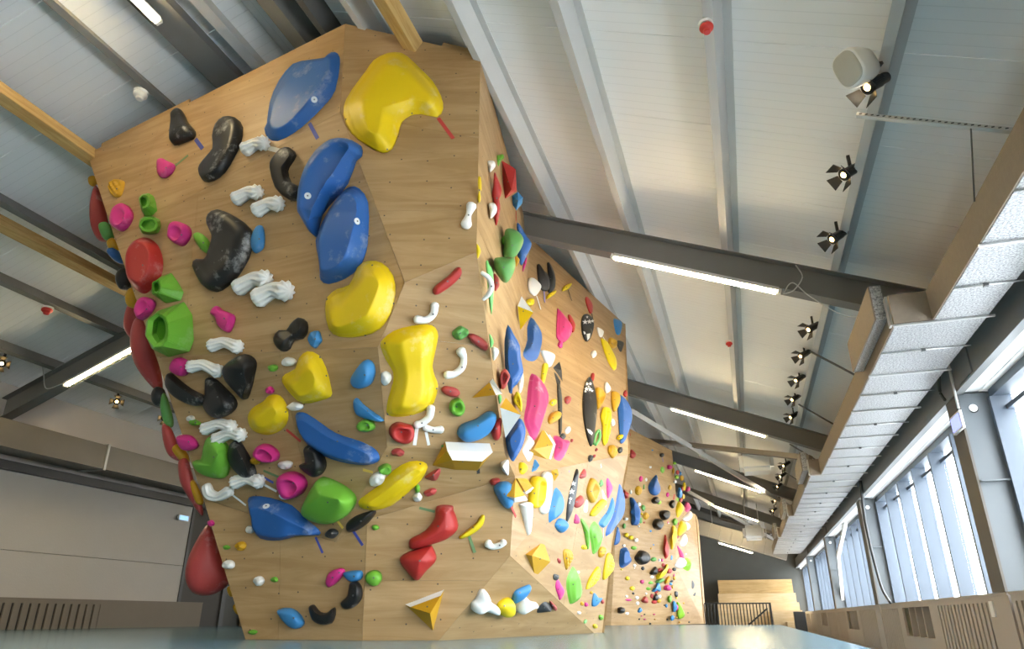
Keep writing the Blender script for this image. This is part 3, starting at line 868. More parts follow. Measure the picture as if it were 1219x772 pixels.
def FUN(crop, color, base, mouth, r, hole, label, h=0.2, tilt=0.35):
    """faceted funnel: base outline on the wall, open mouth standing proud of it"""
    pp = [PX(crop, p) for p in base]
    ax = sum(p[0] for p in pp) / len(pp); ay = sum(p[1] for p in pp) / len(pp)
    fr = frame_at(ax, ay)
    B_ = [loc_at(fr, *p) for p in pp]
    m0 = PX(crop, mouth)
    nb = len(B_)
    def ringat(cx, cy, rx, ry, hh, k):
        out = []
        for p in base:
            t = math.atan2(p[1] - mouth[1], p[0] - mouth[0])
            out.append(loc_at(fr, *PX(crop, (cx + rx * math.cos(t), cy + ry * math.sin(t))), h=hh))
        return out
    M1 = ringat(mouth[0], mouth[1], r[0], r[1], h, 0)
    M2 = ringat(mouth[0] + (hole[0] - mouth[0]) * 0.5, mouth[1] + (hole[1] - mouth[1]) * 0.5, (r[0] + hole[2]) / 2.1, (r[1] + hole[3]) / 2.1, h * 0.93, 0)
    M3 = ringat(hole[0], hole[1], hole[2], hole[3], h * 0.5, 0)
    org = sum(B_, Vector()) / nb; org.z = 0
    bm = bmesh.new()
    rows = [[bm.verts.new(p) for p in q] for q in (B_, M1, M2, M3)]
    for j in range(3):
        for i in range(nb): bm.faces.new((rows[j][i], rows[j][(i + 1) % nb], rows[j + 1][(i + 1) % nb], rows[j + 1][i]))
    bm.faces.new(rows[0][::-1]); bm.faces.new(rows[3])
    bmesh.ops.recalc_face_normals(bm, faces=bm.faces[:])
    bmesh.ops.bevel(bm, geom=[e for e in bm.edges], offset=0.006, segments=2, affect='EDGES')
    o = finish(bm, 'climbing_hold', hm(color), fr, org, smooth=False)
    tag(o, label, 'climbing hold')
    return o
def VOL(crop, verts, faces, label, white=(), color='orange', bolts=True, only=None):
    """flat-faced plywood volume: verts (x, y, height), faces as index lists; 'white' faces become the white part"""
    pp = [PX(crop, p[:2]) for p in verts]
    ax = sum(p[0] for p in pp) / len(pp); ay = sum(p[1] for p in pp) / len(pp)
    fr = frame_at(ax, ay, only, min(q[0] for q in pp))
    kk = max(0.3, min(1.0, rake(fr, ax, ay) * 1.7))
    P = [loc_at(fr, *pp[i], h=verts[i][2] * kk) for i in range(len(verts))]
    org = sum(P, Vector()) / len(P); org.z = 0
    def mk(fs, nm, m):
        bm = bmesh.new(); vs = {}
        for f in fs:
            q = []
            for i in f:
                if i not in vs: vs[i] = bm.verts.new(P[i])
                q.append(vs[i])
            bm.faces.new(q)
        # side walls down to the panel so that nothing floats
        for e in [e for e in bm.edges if e.is_boundary]:
            a, b = e.verts
            if a.co.z > 0.004 or b.co.z > 0.004:
                a2 = bm.verts.new((a.co.x, a.co.y, 0)); b2 = bm.verts.new((b.co.x, b.co.y, 0))
                try: bm.faces.new((a, b, b2, a2))
                except ValueError: pass
        bmesh.ops.remove_doubles(bm, verts=bm.verts[:], dist=0.0008)
        bmesh.ops.recalc_face_normals(bm, faces=bm.faces[:])
        return bm
    yel = [f for i, f in enumerate(faces) if i not in white]; wh = [f for i, f in enumerate(faces) if i in white]
    o = finish(mk(yel, 'v', None), 'wall_volume', hm(color), fr, org, smooth=False)
    tag(o, label, 'climbing volume')
    if wh:
        bm = mk(wh, 'w', None)
        for vv in bm.verts: vv.co -= org
        wo = mesh_obj('white_face', bm, hm('white'), o)
        wo['label'] = 'white painted face'
    if bolts: add_bolt(o, fr, org, [(ax, ay)])
    return o
TCOL = {'blue': (0.05, 0.07, 0.35), 'red': (0.55, 0.05, 0.04), 'cream': (0.75, 0.70, 0.58), 'green': (0.14, 0.24, 0.10), 'white': (0.8, 0.8, 0.78), 'violet': (0.25, 0.22, 0.50), 'dark': (0.05, 0.05, 0.045), 'yellow': (0.75, 0.5, 0.08), 'lilac': (0.38, 0.42, 0.66)}
def TAPE(crop, a, b, w, color, label, group=None):
    s = CROP[crop][2]
    A_, B_ = PX(crop, a), PX(crop, b)
    fr = frame_at((A_[0] + B_[0]) / 2, (A_[1] + B_[1]) / 2)
    L0, L1 = loc_at(fr, *A_), loc_at(fr, *B_)
    e = (loc_at(fr, A_[0] + 1, A_[1]) - L0).length; e2 = (loc_at(fr, A_[0], A_[1] + 1) - L0).length
    wd = w * s * min(e, e2); d = (L1 - L0); ln = d.length; d.normalize(); sd = Vector((-d.y, d.x, 0)) * wd / 2
    bm = bmesh.new()
    q = [L0 + sd, L0 - sd, L1 - sd, L1 + sd]
    lo = [bm.verts.new((p.x, p.y, 0.0003)) for p in q]; hi = [bm.verts.new((p.x, p.y, 0.0025)) for p in q]
    bm.faces.new(hi); bm.faces.new(lo[::-1])
    for i in range(4): bm.faces.new((lo[i], lo[(i + 1) % 4], hi[(i + 1) % 4], hi[i]))
    bmesh.ops.recalc_face_normals(bm, faces=bm.faces[:])
    org = (L0 + L1) / 2
    o = finish(bm, 'tape_strip', mat('tape_' + color, TCOL[color], 0.6), fr, org, smooth=False)
    tag(o, label, 'tape', group)
    return o
def BLOB(pts, Y, color, label, thick=0.8, kind='dome'):
    """rounded hold on the hidden left flank of the wall, standing out past the wall's edge"""
    P = [onY(px, py, Y) for px, py in pts]
    c = sum(P, Vector()) / len(P)
    n = (CAMP - c).normalized(); u = Vector((0, 0, 1)).cross(n).normalized(); v = n.cross(u)
    loc = [Vector(((p - c).dot(u), (p - c).dot(v), 0)) for p in P]
    r = min(max(abs(p.x) for p in loc), max(abs(p.y) for p in loc)) * thick
    outl = crom(loc, 4, True); N = len(outl)
    bm = bmesh.new()
    rows = []
    for s_ in (1, -1):
        rows = []
        for j in range(8):
            t = j / 7
            rows.append([bm.verts.new((p.x * (1 - t ** 1.25), p.y * (1 - t ** 1.25), s_ * r * prof('dome', t))) for p in outl])
        for j in range(7):
            for i in range(N): bm.faces.new((rows[j][i], rows[j][(i + 1) % N], rows[j + 1][(i + 1) % N], rows[j + 1][i]))
    bmesh.ops.remove_doubles(bm, verts=bm.verts[:], dist=0.0005)
    bmesh.ops.recalc_face_normals(bm, faces=bm.faces[:])
    M = Matrix((u, v, n)).transposed().to_4x4(); M.translation = c
    o = mesh_obj('climbing_hold', bm, hm(color), None, smooth=True); o.matrix_world = M
    return tag(o, label, 'climbing hold')
# ------------------------------------------------------------------ holds: left face of the wall, top to bottom
H('c1', 'black', [(345,345),(368,326),(385,345),(400,375),(425,405),(420,430),(400,440),(350,455),(342,420),(345,375)], 'glossy black horn shaped hold near the wall top with a blue tape strip', h=0.14, kind='dome', spine=[(372,370,.7),(385,415,1)])
TAPE('c1', (424,432), (449,466), 10, 'blue', 'short blue tape strip below the black horn shaped hold')
H('c1', 'pink', [(293,512),(310,503),(328,512),(353,525),(345,550),(318,570),(296,560)], 'small pink hold with a grey green tape strip, left of the black kidney hold', h=0.08)
TAPE('c1', (353,526), (398,489), 7, 'green', 'grey green tape strip beside the small pink hold')
H('c1', 'orange', [(120,600),(138,577),(172,580),(172,605),(160,635),(135,637),(124,618)], 'orange yellow claw hold near the top left corner of the wall', h=0.07, kind='lump', wob=0.3)
H('c1', 'pink', [(137,715),(150,680),(180,665),(204,690),(200,725),(170,758),(142,747)], 'large pink oval pocket hold at the left edge of the wall', h=0.11, kind='jug', spine=[(165,722)])
FUN('c1', 'green', [(222,640),(235,626),(258,622),(276,632),(285,655),(290,685),(272,703),(245,705),(230,680)], (243,652), (20,24), (240,655,12,16), 'green open sleeve hold above a second green sleeve', h=0.12)
FUN('c1', 'green', [(222,740),(226,715),(245,703),(270,702),(298,715),(303,742),(293,764),(262,770),(235,766)], (258,735), (34,26), (258,736,24,17), 'green open sleeve hold just below its green twin', h=0.10)
H('c3', 'pink', [(345,120),(352,85),(375,75),(405,90),(410,120),(390,152),(368,156),(347,136)], 'pink pocket hold between the green sleeves and the big black hold', h=0.10, kind='jug', spine=[(362,125)])
H('c3', 'green', [(420,122),(430,110),(445,112),(468,132),(482,165),(474,182),(458,180),(436,155)], 'small green curved hold beside the big black hold', h=0.07, kind='lump')
H('c1', 'black', [(440,545),(455,515),(490,480),(488,430),(500,385),(530,358),(570,360),(592,390),(585,450),(560,500),(530,550),(490,580),(455,582)], 'long black kidney shaped hold high on the left face', h=0.10, kind='dome', spine=[(478,545),(525,480),(545,395)])
ROPE('c1', (602,468), (662,446), 18, 'white gathered cloth shaped hold with a cream tape strip')
TAPE('c1', (668,460), (726,475), 13, 'cream', 'cream tape strip beside the topmost white cloth shaped hold')
H('c2', 'black', [(70,540),(78,505),(110,470),(140,466),(157,490),(140,520),(128,545),(140,585),(170,600),(178,620),(165,650),(130,645),(90,610)], 'black C shaped hold left of the folded blue holds', h=0.09, spine=[(132,492),(102,535),(110,590),(150,628)])
ROPE('c1', (570,642), (640,620), 23, 'white gathered cloth shaped hold, upper of a pair above the big black hold')
ROPE('c1', (642,682), (714,660), 24, 'white gathered cloth shaped hold, lower of a pair above the big black hold')
H('c2', 'blue', [(40,395),(50,375),(60,300),(90,225),(140,165),(200,150),(265,140),(280,122),(305,128),(312,165),(295,260),(260,310),(200,370),(150,410),(90,440),(55,430)], 'huge blue shield shaped hold at the top of the wall with a blue tape strip', h=0.16, kind='plate', spine=[(120,360,.8),(200,260,1),(255,190,.7)], bolts=[(220,292)], ring=True)
TAPE('c2', (203,376), (232,430), 12, 'blue', 'blue tape strip below the huge blue shield hold')
H('c2', 'blue', [(172,690),(175,620),(200,545),(235,480),(290,440),(345,437),(385,455),(388,490),(370,510),(340,590),(300,640),(250,700),(235,772),(215,770),(180,710)], 'big blue scooped hold, upper of two stacked blue holds', h=0.20, kind='dish', spine=[(215,680,.8),(260,570,1),(330,480,.8)], bolts=[(197,632)], ring=True)
H('c2', 'blue', [(222,790),(240,735),(270,680),(310,625),(345,597),(380,605),(412,655),(413,770),(405,830),(380,885),(330,925),(270,945),(240,930),(238,895),(232,850)], 'big blue scooped hold, lower of two stacked blue holds', h=0.24, kind='plate', spine=[(300,860,.9),(330,780,1),(360,690,.8)], bolts=[(371,722)], ring=True)
H('c2', 'yellow', [(320,345),(330,290),(370,230),(400,190),(430,150),(480,125),(530,125),(570,155),(600,185),(640,225),(670,280),(677,325),(655,355),(600,345),(560,350),(530,375),(515,420),(495,465),(460,478),(410,455),(350,410)], 'huge yellow bean shaped hold at the top right with a red tape strip', h=0.24, kind='macro', spine=[(425,400,.8),(440,300,1),(500,220,1),(600,290,.7)], bolts=[(478,468),(332,362),(565,340),(612,195),(345,268)], only='R1')
TAPE('c2', (658,358), (711,430), 13, 'red', 'red tape strip below the huge yellow bean hold')
TB('c2', 'white', [(757,732),(765,700),(775,668)], [20,11,19], 'white bone shaped hold near the corner of the upper wall')
H('c3', 'black', [(425,230),(440,205),(470,205),(490,170),(495,130),(475,85),(480,50),(515,32),(570,55),(620,95),(630,140),(615,200),(580,260),(540,300),(500,320),(460,300)], 'huge black chalky hook shaped hold beside a blue fin', h=0.12, spine=[(465,255),(530,200),(550,120),(515,70)], kind='dome')
H('c3', 'sky', [(624,140),(640,95),(660,85),(670,120),(665,165),(635,182)], 'small blue fin hold touching the huge black hook hold', h=0.06)
ROPE('c3', (578,302), (668,272), 28, 'white gathered cloth shaped hold, upper of a pair below the huge black hold')
ROPE('c3', (648,338), (740,315), 32, 'white gathered cloth shaped hold, lower of a pair below the huge black hold')
ROPE('c3', (482,508), (572,512), 22, 'white gathered cloth shaped hold just above the horizontal crease')
ROPE('c3', (408,582), (502,598), 22, 'white gathered cloth shaped hold just below the horizontal crease')
def dish_red():
    base = [(172,215),(180,170),(210,132),(250,124),(290,150),(310,205),(305,260),(270,310),(240,328),(205,305),(180,265)]
    o, fr, org = H('c3', 'red', base, 'big red round drum hold at the left edge of the wall', h=0.2, kind='plate', spine=[(238,250,.9),(250,190,.9)], rings=10)
dish_red()
FUN('c3', 'green', [(268,325),(270,290),(300,265),(340,250),(365,285),(385,320),(375,350),(320,360)], (284,300), (17,28), (284,302,10,18), 'green faceted funnel hold above the large green funnel', h=0.16)
FUN('c3', 'green', [(245,470),(250,420),(290,385),(340,368),(385,352),(415,400),(420,490),(405,530),(330,550),(270,520)], (288,455), (42,62), (302,450,16,40), 'large green faceted funnel hold with a wide open mouth', h=0.26)
H('c3', 'pink', [(225,385),(240,350),(265,340),(285,360),(270,395),(240,420),(228,405)], 'pink hold squeezed between the two green funnels and the wall edge', h=0.09, kind='jug')
H('c3', 'pink', [(485,395),(505,370),(525,385),(562,400),(565,425),(545,463),(515,445),(505,415)], 'pink saddle shaped hold right of the large green funnel', h=0.09, kind='dome', spine=[(508,395,.9),(540,425,1)])
H('c3', 'pink', [(342,580),(360,550),(395,560),(403,595),(385,615),(350,600)], 'pink knob hold touching a white cloth shaped hold', h=0.09)
H('c3', 'black', [(325,625),(335,603),(365,625),(410,660),(465,690),(468,715),(420,718),(360,690),(330,655)], 'long black chalky blade hold pointing at a black wedge', h=0.10, spine=[(350,640,.8),(430,697,.8)])
H('c3', 'black', [(467,640),(470,620),(495,625),(530,655),(570,700),(565,735),(520,762),(480,750),(458,720),(465,690)], 'black chalky wedge hold at the end of the long black blade', h=0.12, spine=[(490,660,.7),(515,715,1)])
H('c3', 'black', [(530,590),(555,560),(600,538),(638,560),(635,610),(610,695),(580,675),(540,630)], 'black chalky teardrop hold pointing down beside the yellow holds', h=0.13, spine=[(590,590,1),(605,650,.8)])
H('c4', 'black', [(85,425),(100,395),(125,395),(142,370),(170,350),(195,365),(197,400),(180,425),(150,430),(135,460),(110,470),(90,450)], 'black dumbbell shaped hold above the horizontal crease', h=0.09, spine=[(112,430,1),(140,408,.5),(168,390,1)])
EL('c4', 223, 426, 23, 31, 'sky', 'small blue oval hold right of the black dumbbell hold', ang=12, h=0.05)
H('c4', 'yellow', [(257,320),(265,275),(300,245),(345,230),(370,170),(410,147),(460,155),(500,200),(508,265),(490,335),(450,390),(390,415),(310,418),(270,390)], 'big yellow boxing glove shaped hold under the blue scooped holds', h=0.24, kind='macro', spine=[(310,370,.7),(400,330,1),(440,240,1)], bolts=[(425,165),(500,300),(400,412),(265,285)])
H('c4', 'yellow', [(103,575),(115,548),(150,530),(165,490),(195,466),(235,480),(262,525),(282,600),(280,630),(240,645),(180,655),(140,625)], 'yellow heart shaped hold below the horizontal crease', h=0.18, kind='macro', spine=[(180,600,.9),(215,560,1)], bolts=[(262,555),(240,490)])
H('p', 'yellow', [(294,497),(300,485),(313,477),(320,470),(333,470),(342,483),(343,500),(335,512),(318,518),(300,512)], 'smaller yellow heart shaped hold beside the long blue hold', h=0.15, kind='macro', spine=[(315,500,.9),(327,490,1)], bolts=[(340,490)])
TAPE('p', (341,511), (358,525), 3, 'red', 'thin dark red tape strip beside the smaller yellow heart hold')
H('p', 'blue', [(351,495),(360,490),(375,498),(400,515),(430,525),(448,535),(452,547),(440,553),(415,552),(385,543),(362,525)], 'long blue tongue shaped hold across the dark panel', h=0.16, kind='plate', spine=[(368,508,.8),(405,530,1),(435,543,.8)])
H('c4', 'sky', [(356,565),(375,530),(405,497),(430,510),(437,545),(425,580),(395,598),(365,592)], 'blue teardrop hold left of the tall yellow hold', h=0.10, spine=[(400,555)])
H('c4', 'sky', [(362,650),(372,632),(400,660),(462,705),(460,716),(420,708),(375,690)], 'blue wedge hold below the blue teardrop hold', h=0.07)
EL('c4', 132, 505, 27, 17, 'white', 'white pebble hold left of the yellow heart hold', h=0.05)
EL('c4', 75, 528, 18, 13, 'green', 'small green and white hold near the black teardrop', h=0.04)
EL('c4', 65, 606, 15, 13, 'pink', 'tiny pink hold above the smaller yellow heart', h=0.04)
EL('c4', 155, 663, 29, 16, 'white', 'white pebble hold between the yellow hearts and the long blue hold', h=0.05)
EL('c4', 408, 730, 31, 22, 'green', 'green ring hold below the blue wedge', h=0.06, kind='jug')
EL('c4', 473, 563, 20, 26, 'white', 'white oval hold tucked beside the tall yellow hold', h=0.06)
# dark overhanging panel, lower half
ROPE('c5', (196,80), (278,72), 19, 'white gathered cloth shaped hold, upper of a crossed pair by the left edge')
ROPE('c5', (232,112), (308,98), 20, 'white gathered cloth shaped hold, lower of a crossed pair by the left edge')
ROPE('c5', (290,248), (365,245), 20, 'white gathered cloth shaped hold above the blue whale hold')
TAPE('c5', (373,250), (421,276), 7, 'white', 'white tape strip beside the cloth hold above the blue whale hold')
TB('c5', 'white', [(202,262),(212,285),(240,292),(272,275)], [14,15,13,15], 'white gathered cloth shaped hook hold left of the blue whale hold', lobes=6)
TAPE('c5', (280,285), (325,320), 6, 'white', 'white tape strip between the cloth hook and the blue whale hold')
EL('c5', 152, 46, 14, 9, 'white', 'white pebble beside a green pebble near the left edge', h=0.04)
EL('c5', 166, 60, 18, 9, 'green', 'green pebble hold near the left edge', h=0.05, ang=15)
H('c5', 'pink', [(112,105),(130,97),(158,103),(177,130),(160,146),(128,140)], 'pink wedge hold near the left edge above the green block', h=0.08)
H('c5', 'green', [(162,180),(190,170),(205,110),(235,98),(265,125),(275,160),(270,225),(230,232),(180,212)], 'green saddle block hold below the crossed white holds', h=0.16, kind='lump', spine=[(215,195,.7),(245,150,1)])
H('c5', 'black', [(275,150),(285,120),(305,115),(325,145),(350,190),(358,225),(330,230),(295,205),(278,180)], 'black pointed hold right of the green saddle block', h=0.11, spine=[(300,150,.8),(325,200,1)])
TAPE('c5', (362,222), (411,249), 7, 'blue', 'blue tape strip right of the black pointed hold')
TAPE('c5', (380,211), (437,235), 7, 'green', 'dark green tape strip below the pink slot hold')
H('c5', 'pink', [(360,150),(375,127),(405,130),(430,155),(425,178),(395,180),(370,168)], 'pink hold with a slot, above the pink pocket hold', h=0.09, kind='jug', spine=[(385,158,1),(405,166,1)])
EL('c5', 358, 178, 17, 14, 'orange', 'small orange yellow hold below the pink slot hold', h=0.06)
EL('c5', 450, 192, 23, 14, 'white', 'white pebble hold above the pink pocket hold', h=0.05)
H('c5', 'black', [(498,190),(518,180),(512,140),(530,128),(560,145),(578,185),(570,215),(545,228),(510,205)], 'black claw hold under the long blue tongue hold', h=0.10, spine=[(535,160,.8),(540,200,1)])
H('c5', 'pink', [(437,240),(445,218),(475,213),(505,225),(519,255),(500,285),(465,292),(445,270)], 'pink round pocket hold left of the large green wedge', h=0.12, kind='jug', spine=[(480,262)])
EL('c5', 452, 289, 21, 12, 'white', 'white pebble hold under the pink pocket hold', h=0.05)
H('c5', 'green', [(508,335),(520,300),(555,238),(580,232),(640,260),(673,298),(655,340),(610,372),(560,372),(520,355)], 'large green rounded wedge hold on the dark overhang', h=0.2, kind='lump', spine=[(560,290,.9),(615,300,1)])
H('c5', 'blue', [(328,305),(345,290),(400,295),(470,320),(510,360),(553,395),(555,415),(500,415),(460,430),(420,440),(375,435),(345,395),(340,350)], 'large blue whale shaped hold with a blue tape strip', h=0.18, kind='plate', spine=[(385,355,.9),(440,385,1),(500,395,.6)], bolts=[(388,323)], ring=True)
TAPE('c5', (544,420), (566,470), 8, 'blue', 'blue tape strip below the tail of the blue whale hold')
EL('c5', 340, 396, 13, 14, 'white', 'white pebble hold tucked under the blue whale hold', h=0.05)
EL('c5', 595, 408, 19, 15, 'grey', 'small black knob hold under the large green wedge', h=0.05)
TAPE('c5', (612,368), (630,392), 8, 'yellow', 'short yellow tape strip under the large green wedge')
# lower left panel
EL('c5', 215, 376, 11, 10, 'pink', 'tiny pink hold on the left edge above the red pear hold', h=0.035)
EL('c5', 264, 452, 11, 8, 'green', 'tiny green hold beside the orange knob', h=0.03)
EL('c5', 310, 448, 17, 15, 'orange', 'small orange knob hold under the blue whale hold', h=0.05, wob=0.3)
EL('c5', 272, 505, 20, 15, 'white', 'white egg hold nearest the red pear hold', h=0.06)
EL('c5', 367, 557, 16, 17, 'white', 'white egg hold in the middle of the lower left panel', h=0.06)
EL('c5', 415, 553, 12, 9, 'green', 'tiny green hold right of a white egg hold', h=0.03)
H('c5', 'sky', [(428,650),(465,642),(495,660),(510,690),(490,707),(460,695)], 'light blue wedge hold near the foot of the left panel', h=0.09, spine=[(470,668)])
H('c5', 'black', [(528,640),(540,632),(560,655),(585,655),(605,640),(607,665),(595,690),(565,694),(540,680)], 'black smile shaped hold near the foot of the left panel', h=0.07, spine=[(540,655),(567,676),(595,660)])
H('c5', 'black', [(627,625),(650,600),(655,565),(675,558),(690,580),(688,615),(665,640),(640,645)], 'black kidney hold below the small blue hold', h=0.07, spine=[(645,625),(670,605),(672,575)])
H('c5', 'pink', [(578,560),(590,530),(625,516),(637,530),(615,560),(588,577)], 'pink oval hold beside the small blue hold near the wall foot', h=0.06, bolts=[(597,547),(618,532)])
H('c5', 'sky', [(635,530),(687,525),(690,550),(665,560),(645,552)], 'small blue half moon hold above the black kidney hold', h=0.06)
EL('c5', 347, 718, 15, 8, 'green', 'small green hold at the bottom left corner of the wall', h=0.03)
EL('c6', 118, 548, 29, 25, 'green', 'round bright green hold beside the vertical edge of the lower wall', h=0.08, kind='dome', wob=0)
# ------------------------------------------------------------------ front right facets
H('c4', 'red', [(640,262),(645,240),(690,205),(725,172),(738,180),(735,205),(700,240),(655,268)], 'long red pinch hold high on the right front panel', h=0.07, spine=[(660,250),(725,190)])
TB('c4', 'white', [(582,356),(615,358),(640,338),(646,306)], [15,13,13,15], 'white curved bone hold above the tall yellow hold')
H('c4', 'yellow', [(450,450),(460,425),(500,395),(560,378),(620,372),(650,385),(660,415),(650,470),(640,520),(650,560),(660,590),(645,650),(600,685),(540,700),(490,700),(472,680),(480,630),(495,580),(495,540),(470,500)], 'tall yellow hourglass shaped hold in the middle of the wall', h=0.2, kind='macro', spine=[(560,640,1),(575,540,.8),(565,440,1)], bolts=[(470,440),(640,378),(652,600),(480,690),(560,695)])
EL('c4', 735, 405, 30, 24, 'moss', 'green ridged hold beside a red brick shaped hold', h=0.07, ang=-20, wob=0.25)
H('c4', 'dusty_red', [(762,420),(775,405),(810,420),(832,442),(825,466),(800,455)], 'red brick shaped hold right of the green ridged hold', h=0.06, spine=[(780,422),(818,450)])
TB('c4', 'white', [(688,552),(715,548),(742,525),(748,492),(738,468)], [15,13,13,12,18], 'white cane shaped bone hold right of the tall yellow hold')
H('c4', 'dusty_red', [(668,605),(680,590),(720,598),(735,615),(720,630),(685,622)], 'small red hold below the white cane shaped hold', h=0.05)
EL('c4', 723, 665, 28, 32, 'green', 'green round pocket hold under the small red hold', h=0.08, kind='jug')
TB('c4', 'white', [(632,668),(626,700),(600,722),(582,728)], [15,14,13,14], 'white crossed bone hold, upright piece, under the tall yellow hold')
TB('c4', 'white', [(612,738),(640,746),(668,745)], [12,11,14], 'white crossed bone hold, flat piece, under the tall yellow hold')
TAPE('c6', (255,75), (247,131), 11, 'white', 'white tape strip under the crossed bone hold, by the red ball hold')
TAPE('c6', (283,88), (292,131), 9, 'white', 'white tape strip under the flat piece of the crossed bone hold')
EL('c6', 205, 90, 40, 34, 'red', 'red ball hold with a pocket beside the crossed bone hold', h=0.11, kind='jug')
H('c6', 'sky', [(380,95),(395,65),(440,48),(475,25),(498,28),(500,50),(480,90),(445,112),(405,118)], 'blue chalky bean hold above the white and orange volume', h=0.12, spine=[(415,92),(480,50)])
EL('c6', 345, 134, 14, 6, 'moss', 'tiny green hold on the crease above the white and orange volume', h=0.03)
VOL('z7', [(12,375,0),(135,265,0),(180,355,.16),(160,243,.02),(226,347,.14)], [(0,1,2),(1,3,4,2)], 'orange triangle volume with a white end face beside the blue bean hold', white=(1,))
VOL('c6', [(303,195,0),(350,148,.11),(493,153,.11),(445,211,0),(375,209,0),(366,178,.16),(460,182,.16)], [(1,2,6,5),(0,1,5),(0,5,4),(4,5,6,3),(6,2,3)], 'orange trapezoid volume with a white top face on the dark band', white=(0,))
TAPE('c6', (447,204), (448,220), 10, 'dark', 'short dark tape strip under the white topped trapezoid volume')
H('z8', 'white', [(215,195),(225,172),(270,165),(272,265),(255,268),(225,235)], 'white cone hold on the dark band beside the wall corner', h=0.12, kind='cone', spine=[(225,205)])
EL('z8', 172, 312, 37, 20, 'dusty_red', 'small flat red hold above the blue drop hold', h=0.04, ang=-18)
EL('c6', 195, 153, 20, 12, 'dusty_red', 'small red oval hold left of the white topped volume', h=0.04)
H('c6', 'yellow', [(70,320),(75,300),(130,260),(180,210),(230,182),(275,183),(290,200),(270,240),(230,280),(180,320),(130,335),(85,332)], 'large yellow leaf shaped hold across the dark band', h=0.15, kind='macro', spine=[(120,305,.8),(185,260,1),(250,210,.8)], bolts=[(100,325),(265,190),(210,295)])
H('c6', 'dusty_red', [(278,232),(300,215),(325,203),(330,215),(315,243),(290,240)], 'red horn hold right of the yellow leaf hold', h=0.08, kind='cone')
EL('c6', 155, 203, 21, 14, 'green', 'green ring hold above the yellow leaf hold', h=0.05, kind='jug')
EL('c6', 130, 235, 28, 18, 'white', 'white pebble hold partly behind the yellow leaf hold', h=0.06, ang=-35)
EL('c6', 295, 277, 22, 11, 'dusty_red', 'small red flat hold under the red horn hold', h=0.04, ang=-15)
EL('c6', 256, 293, 15, 15, 'white', 'small white knob under the tip of the yellow leaf hold', h=0.05)
EL('c6', 256, 266, 9, 13, 'green', 'small green hold behind the yellow leaf hold', h=0.04)
H('c6', 'black', [(40,375),(70,350),(120,335),(125,345),(95,380),(60,402),(40,400)], 'black wedge hold on the lower corner with a blue tape strip', h=0.10, spine=[(75,372)], only='L5')
TAPE('c6', (54,400), (84,446), 9, 'blue', 'blue tape strip below the black wedge hold on the corner')
TAPE('c6', (85,208), (116,216), 8, 'yellow', 'short yellow tape strip beside the green ring hold')
H('c6', 'sky', [(495,265),(510,248),(540,245),(560,265),(558,310),(545,330),(525,322),(505,290)], 'blue drop shaped hold under the dark band with a red tape strip', h=0.14, spine=[(530,280)])
TAPE('c6', (551,325), (566,356), 8, 'red', 'red tape strip under the blue drop shaped hold')
H('c6', 'red', [(232,428),(280,400),(310,360),(318,322),(365,320),(370,335),(380,360),(383,395),(350,425),(310,440),(240,458)], 'red boot shaped hold, upper of two red holds', h=0.14, kind='lump', spine=[(275,430,.8),(340,395,1),(345,345,.9)])
H('c6', 'red', [(200,490),(230,465),(290,447),(305,452),(316,490),(285,525),(255,556),(225,530)], 'red fist shaped hold, lower of two red holds', h=0.15, kind='lump', spine=[(262,497)])
TAPE('c6', (262,328), (311,340), 8, 'green', 'grey green tape strip beside the red boot hold')
H('c6', 'lemon', [(387,418),(410,400),(440,375),(458,350),(468,355),(460,385),(430,410),(395,426)], 'yellow banana shaped hold with a green tape strip', h=0.06, spine=[(400,416),(440,388),(460,360)])
TAPE('c6', (419,418), (437,469), 10, 'green', 'grey green tape strip below the yellow banana hold')
TB('c6', 'white', [(478,440),(492,450),(515,446),(528,436)], [14,10,10,11], 'white bone hold on the lower right front panel')
EL('c6', 124, 390, 12, 9, 'green', 'tiny green hold near the black wedge hold', h=0.03)
VOL('c6', [(218,632,0),(340,585,0),(305,714,0),(296,660,.17),(330,604,.05),(234,640,.05)], [(0,1,4,5),(0,5,3,2),(5,4,3),(4,1,2,3)], 'orange triangular volume with a white upper edge near the wall foot', white=(0,))
H('y8', 'white', [(128,530),(135,490),(165,462),(200,400),(235,390),(255,430),(270,480),(330,515),(330,555),(300,565),(250,548),(200,540),(140,545)], 'large white horned hold on the lower triangular facet', h=0.14, kind='dome', spine=[(180,510,.9),(215,450,.8),(300,535,.7)])
H('y8', 'lemon', [(330,555),(335,500),(380,462),(430,455),(446,490),(440,540),(400,575),(355,577)], 'yellow chalky ball hold between the two white holds', h=0.14)
H('y8', 'sky', [(445,465),(465,410),(510,380),(580,355),(575,385),(530,440),(450,490)], 'light blue blade hold above the white shoe shaped hold', h=0.08)
H('y8', 'white', [(470,545),(480,505),(520,445),(545,440),(585,480),(630,490),(635,515),(590,525),(540,545),(490,558)], 'white shoe shaped hold below the light blue blade', h=0.13, spine=[(520,510,1),(600,505,.6)])
H('y8', 'grey', [(640,578),(640,540),(685,490),(730,495),(760,545),(720,550)], 'black angular hold near the foot of the wall touching a red hold', h=0.12, kind='facet', spine=[(700,520)])
H('y8', 'dusty_red', [(735,490),(745,482),(785,525),(770,550),(750,530)], 'small red wedge hold behind the black angular hold', h=0.06)
